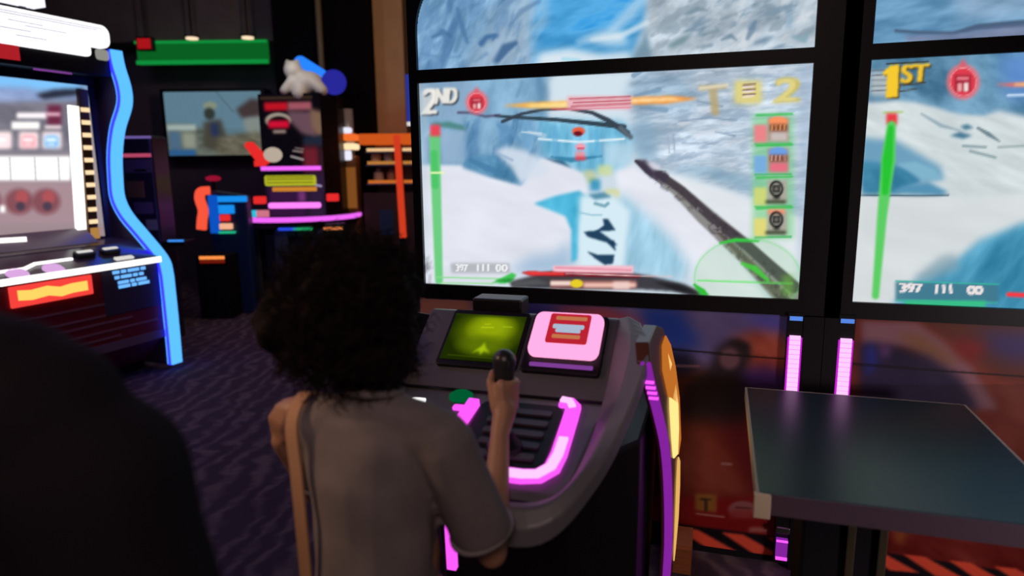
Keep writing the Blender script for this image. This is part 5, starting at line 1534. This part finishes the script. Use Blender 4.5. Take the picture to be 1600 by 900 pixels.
picture('front_glass', cp, lambda a, z: Vector((-2.70 + a * 0.68, 7.448 - a * 0.07, z)), (0.0, 1.0), (1.0, 2.30), 110, 170, TC, lambda a, z: (408 + a * 104, 326 - (z - 1.0) / 1.3 * 178), attr_emi('tower_picture', 0.75), label='front of the tower with red signs and dark glass')
obj('line_light', bar(NB(), [Vector((-2.70, 7.40, 1.515)), Vector((-2.04, 7.33, 1.515))], (0, 1, 0), 0.02, 0.022), emi('purple_ring_light', (0.85, 0.13, 0.9, 1), 1.1), cp, label='straight purple light line across the tower')
obj('lit_sign', B(G, (-2.66, -2.11), (7.34, 7.40), (1.33, 1.44)), emi('yellow_green_sign', (0.50, 0.52, 0.02, 1), 0.9), cp, bevel=0.02, label='yellow-green lit sign on the tower')
bm = NB()
for z in (1.36, 1.395, 1.42):
    box(bm, G, (-2.63, -2.13), (7.336, 7.34), (z, z + 0.008))
obj('sign_line', bm, BLACK, cp)
obj('lit_sign', B(G, (-2.58, -2.11), (7.35, 7.41), (1.27, 1.315)), emi('orange_sign_light', (0.75, 0.28, 0.03, 1), 0.8), cp, label='orange sign below the yellow-green one')
obj('playfield_glow', B(G, (-2.62, -2.06), (7.28, 7.36), (1.09, 1.15)), emi('pink_playfield_light', (0.95, 0.2, 0.9, 1), 1.3), cp, bevel=0.02, label='glowing magenta strip over the playfield')
bm = NB(); box(bm, G, (-2.76, -2.66), (7.36, 7.46), (1.54, 1.60)); prism(bm, [Vector((-2.86, 7.38, 1.76)), Vector((-2.80, 7.38, 1.76)), Vector((-2.62, 7.38, 1.56)), Vector((-2.72, 7.38, 1.56))], [Vector((-2.86, 7.44, 1.80)), Vector((-2.78, 7.44, 1.80)), Vector((-2.60, 7.44, 1.60)), Vector((-2.72, 7.44, 1.60))])
obj('side_light', bm, REDL, cp); bm = NB(); ell(bm, (-2.55, 7.36, 1.66), (0.10, 0.06, 0.08)); obj('white_emblem', bm, emi('cream_emblem_light', (0.6, 0.5, 0.4, 1), 0.8), cp, smooth=True)
for x, z, mm in ((-2.72, 1.18, REDL), (-1.93, 1.20, REDL), (-2.70, 1.03, emi('pink_bin_light', (0.9, 0.25, 0.35, 1), 0.7)), (-2.82, 1.03, emi('cyan_bin_light', (0.03, 0.6, 0.85, 1), 0.9))):
    obj('playfield_light', B(G, (x - 0.06, x + 0.06), (7.30, 7.38), (z - 0.04, z + 0.04)), mm, cp, bevel=0.01)
for x, mm in ((-3.0, emi('green_bin_light', (0.02, 0.45, 0.16, 1), 0.8)), (-2.42, emi('blue_bin_light', (0.03, 0.08, 0.9, 1), 0.9)), (-2.26, emi('green_bin_light', (0, 0, 0, 1), 0.8)), (-1.93, emi('orange_bin_light', (0.9, 0.25, 0.08, 1), 0.9))):
    obj('bin_light', B(G, (x - 0.10, x + 0.10), (7.26, 7.30), (0.855, 0.88)), mm, cp)
    obj('prize_bin', B(G, (x - 0.10, x + 0.10), (7.30, 7.44), (0.78, 0.92)), mat('dark_green_bin', (0.012, 0.05, 0.015, 1), 0.5), cp, bevel=0.01)
tf_ = NB(); ell(tf_, (-2.20, 7.55, 2.42), (0.20, 0.14, 0.13)); ell(tf_, (-2.32, 7.5, 2.55), (0.10, 0.09, 0.10)); capsule(tf_, (-2.33, 7.45, 2.43), 0.05, (-2.40, 7.42, 2.33), 0.05); capsule(tf_, (-2.1, 7.5, 2.42), 0.08, (-2.0, 7.45, 2.33), 0.06); capsule(tf_, (-2.25, 7.5, 2.4), 0.09, (-2.25, 7.45, 2.3), 0.08)
ell(tf_, (-2.38, 7.52, 2.63), (0.03, 0.03, 0.04)); ell(tf_, (-2.27, 7.52, 2.63), (0.03, 0.03, 0.04))
fuse('topper_figure', tf_, 0.02, mat('pale_topper_plastic', (0.60, 0.58, 0.52, 1), 0.5), cp, 3)
bm = NB(); capsule(bm, (-2.26, 7.60, 2.64), 0.07, (-2.06, 7.62, 2.50), 0.08); obj('topper_light', bm, emi('blue_topper_light', (0.02, 0.22, 1.0, 1), 1.1), cp, smooth=True)
bm = lathe(NB(), (-1.90, 7.55, 2.42), [(0.13, 0), (0.13, 0.05), (0.05, 0.06)], 24, Vector((0.3, -1, 0.1))); obj('topper_wheel', bm, emi('deep_blue_glow', (0.03, 0.03, 0.45, 1), 0.7), cp)
pl = bpy.data.lights.new('topper_fill', 'POINT'); pl.energy = 5; pl.shadow_soft_size = 0.05; pl.color = (0.95, 0.97, 1.0)
po = bpy.data.objects.new('topper_fill', pl); col.objects.link(po); po.location = (-2.30, 7.0, 2.75)  # added point light that only lightens the figure on top
obj('topper_stem', tube(NB(), [(-1.94, 7.6, 2.28), (-1.91, 7.58, 2.42)], 0.03), BLACK, cp)

# ------------------------------------------------------------------ orange lit machines behind
cy = thing('lit_column_machine', 'white lamp column with an orange sign right of the prize machine', 'arcade game', (-1.87, 7.95, 0))
X0 = -1.885
obj('column_body', B(G, (X0 - 0.11, X0 + 0.10), (7.9, 8.12), (0.0, 1.65)), mat('amber_brown_panel', (0.22, 0.09, 0.03, 1), 0.4), cy, bevel=0.02)
obj('lamp_tube', tube(NB(), [(X0, 8.0, 1.65), (X0, 8.0, 2.18)], 0.07, 14), mat('frosted_lamp_glass', (0.35, 0.33, 0.36, 1), 0.3), cy, smooth=True)
obj('lit_sign', B(G, (X0 - 0.11, X0 + 0.11), (7.84, 8.1), (1.82, 1.90)), emi('orange_red_sign', (1.0, 0.18, 0.03, 1), 0.9), cy, bevel=0.02)
obj('lit_sign', B(G, (X0 - 0.11, X0 + 0.11), (7.84, 8.1), (1.72, 1.79)), emi('warm_white_sign', (1.0, 0.7, 0.4, 1), 1.2), cy, bevel=0.02)
obj('lamp', B(G, (X0 - 0.06, X0 + 0.06), (7.86, 8.0), (1.905, 1.97)), emi('soft_lamp_light', (0.85, 0.85, 1.0, 1), 1.0), cy, bevel=0.02)
obj('lamp', B(G, (X0 - 0.06, X0 + 0.06), (7.86, 7.9), (1.60, 1.71)), emi('soft_lamp_light', (0.85, 0.85, 1.0, 1), 1.0), cy, bevel=0.02)
obj('amber_panel', B(G, (X0 - 0.05, X0 + 0.09), (7.885, 7.9), (1.05, 1.52)), emi('dim_amber_panel', (0.30, 0.10, 0.02, 1), 0.7), cy)

oc = thing('prize_cabinet', 'orange lit glass prize cabinet with a red upright light by the tan column', 'arcade game', (-1.33, 8.2, 0))
obj('cabinet_base', B(G, (-1.74, -0.95), (8.0, 8.35), (0.0, 1.22)), mat('dark_brown_panel', (0.045, 0.022, 0.016, 1), 0.5), oc)
obj('back_panel', B(G, (-1.74, -0.95), (8.3, 8.35), (1.22, 1.90)), mat('brown_back_panel', (0.16, 0.07, 0.035, 1), 0.5), oc)
obj('header_sign', B(G, (-1.76, -0.95), (7.98, 8.34), (1.78, 1.90)), emi('orange_header_light', (0.80, 0.12, 0.015, 1), 0.75), oc, bevel=0.01, label='glowing orange header')
for z, mm in ((1.70, emi('warm_shelf_light', (1.0, 0.62, 0.3, 1), 0.9)), (1.55, emi('amber_shelf_light', (0.7, 0.28, 0.06, 1), 0.7)), (1.33, emi('orange_shelf_light', (0.8, 0.2, 0.03, 1), 0.7))):
    obj('shelf_light', B(G, (-1.68, -0.98), (8.02, 8.06), (z, z + 0.035)), mm, oc)
    obj('shelf', B(G, (-1.70, -0.97), (8.02, 8.3), (z - 0.02, z)), CHROME, oc)
for i, (x, z, c_) in enumerate(((-1.6, 1.57, (0.5, 0.3, 0.2)), (-1.45, 1.57, (0.3, 0.28, 0.3)), (-1.12, 1.57, (0.4, 0.2, 0.12)), (-1.58, 1.35, (0.45, 0.35, 0.3)), (-1.42, 1.35, (0.3, 0.15, 0.1)), (-1.1, 1.35, (0.35, 0.3, 0.28)))):
    bm = lathe(NB(), (x, 8.16, z), [(0.06, 0), (0.06, 0.10), (0.03, 0.13), (0.03, 0.15)], 14)
    tag(obj('prize_jar', bm, mat('jar_colour_%d' % i, c_ + (1,), 0.4), None), ('brown jar on the upper shelf of the orange cabinet, leftmost', 'grey jar on the upper shelf of the orange cabinet, second', 'rust jar on the upper shelf of the orange cabinet, rightmost', 'pale jar on the lower shelf of the orange cabinet, leftmost', 'dark brown jar on the lower shelf of the orange cabinet, second', 'beige jar on the lower shelf of the orange cabinet, rightmost')[i], 'jar', 'jars in the orange prize cabinet')
obj('upright_light', bar(NB(), [Vector((-1.315, 7.97, 1.88)), Vector((-1.285, 7.97, 0.69))], (0, 1, 0), 0.01, 0.038), emi('red_orange_upright', (0.85, 0.06, 0.02, 1), 0.75), oc, label='red upright light strip')
obj('light_post', B(G, (-1.33, -1.26), (7.98, 8.0), (0.0, 1.78)), BLACK, oc)
obj('blue_panel', B(G, (-1.56, -1.40), (7.992, 8.0), (0.72, 1.02)), mat('dim_blue_panel', (0.02, 0.05, 0.12, 1), 0.4), oc)
# ------------------------------------------------------------------ driving game with blue and red lights
dg_ = thing('driving_game', 'low driving game with glowing blue body and wavy red light strip', 'arcade game', (-2.95, 6.95, 0))
obj('game_body', prism(NB(), [Vector((-3.16, 7.0, 0)), Vector((-2.72, 7.0, 0)), Vector((-2.72, 7.15, 0)), Vector((-3.16, 7.15, 0))], [Vector((-3.12, 7.0, 1.30)), Vector((-2.74, 7.0, 1.24)), Vector((-2.74, 7.15, 1.24)), Vector((-3.12, 7.15, 1.30))]), mat('dark_blue_body', (0.01, 0.03, 0.09, 1), 0.35), dg_, bevel=0.02)
obj('red_strip', bar(NB(), spline([Vector((-3.10, 6.98, 1.30)), Vector((-3.18, 6.98, 1.29)), Vector((-3.205, 6.98, 1.22)), Vector((-3.18, 6.98, 1.10)), Vector((-3.20, 6.98, 1.0)), Vector((-3.215, 6.98, 0.90))], 5), (0, 1, 0), 0.03, 0.042), emi('coral_strip_light', (1.0, 0.10, 0.05, 1), 0.95), dg_, label='wavy coral red light strip')
obj('glow_panel', B(G, (-3.06, -2.72), (6.97, 7.0), (1.18, 1.24)), emi('azure_panel_light', (0.01, 0.30, 0.95, 1), 0.9), dg_, bevel=0.01)
obj('glow_panel', B(G, (-3.07, -2.86), (6.97, 7.0), (1.06, 1.15)), emi('azure_panel_light', (0, 0, 0, 1), 0.9), dg_, bevel=0.01)
obj('glow_panel', B(G, (-3.12, -3.02), (6.96, 7.0), (0.86, 1.25)), emi('deep_azure_light', (0.005, 0.12, 0.75, 1), 0.7), dg_, bevel=0.01)
obj('glow_panel', B(G, (-3.01, -2.91), (6.95, 7.0), (0.985, 1.05)), REDL, dg_, bevel=0.01)
obj('glow_panel', B(G, (-3.02, -2.89), (6.95, 7.0), (0.90, 0.96)), emi('peach_light', (1.0, 0.5, 0.3, 1), 0.9), dg_, bevel=0.01)
obj('glow_panel', B(G, (-3.03, -2.87), (6.95, 7.0), (0.858, 0.878)), emi('sea_green_light', (0.02, 0.6, 0.3, 1), 0.8), dg_)
obj('front_step', B(G, (-3.20, -2.86), (6.74, 7.0), (0.0, 0.66)), MATTE, dg_, bevel=0.02)
obj('step_light', B(G, (-3.15, -2.90), (6.725, 6.74), (0.62, 0.65)), emi('orange_step_light', (1.0, 0.28, 0.06, 1), 1.1), dg_, label='orange light bar on the front step')
obj('red_glow', B(G, (-3.15, -2.90), (6.728, 6.74), (0.58, 0.612)), emi('dark_red_light', (0.25, 0.015, 0.005, 1), 0.6), dg_)
bm = NB(); ell(bm, (-3.1, 7.1, 1.42), (0.08, 0.05, 0.03)); obj('lamp', bm, emi('dim_crimson_light', (0.5, 0.01, 0.05, 1), 0.6), dg_); obj('lamp_pole', tube(NB(), [(-3.1, 7.1, 1.2), (-3.1, 7.1, 1.40)], 0.02), MATTE, dg_)
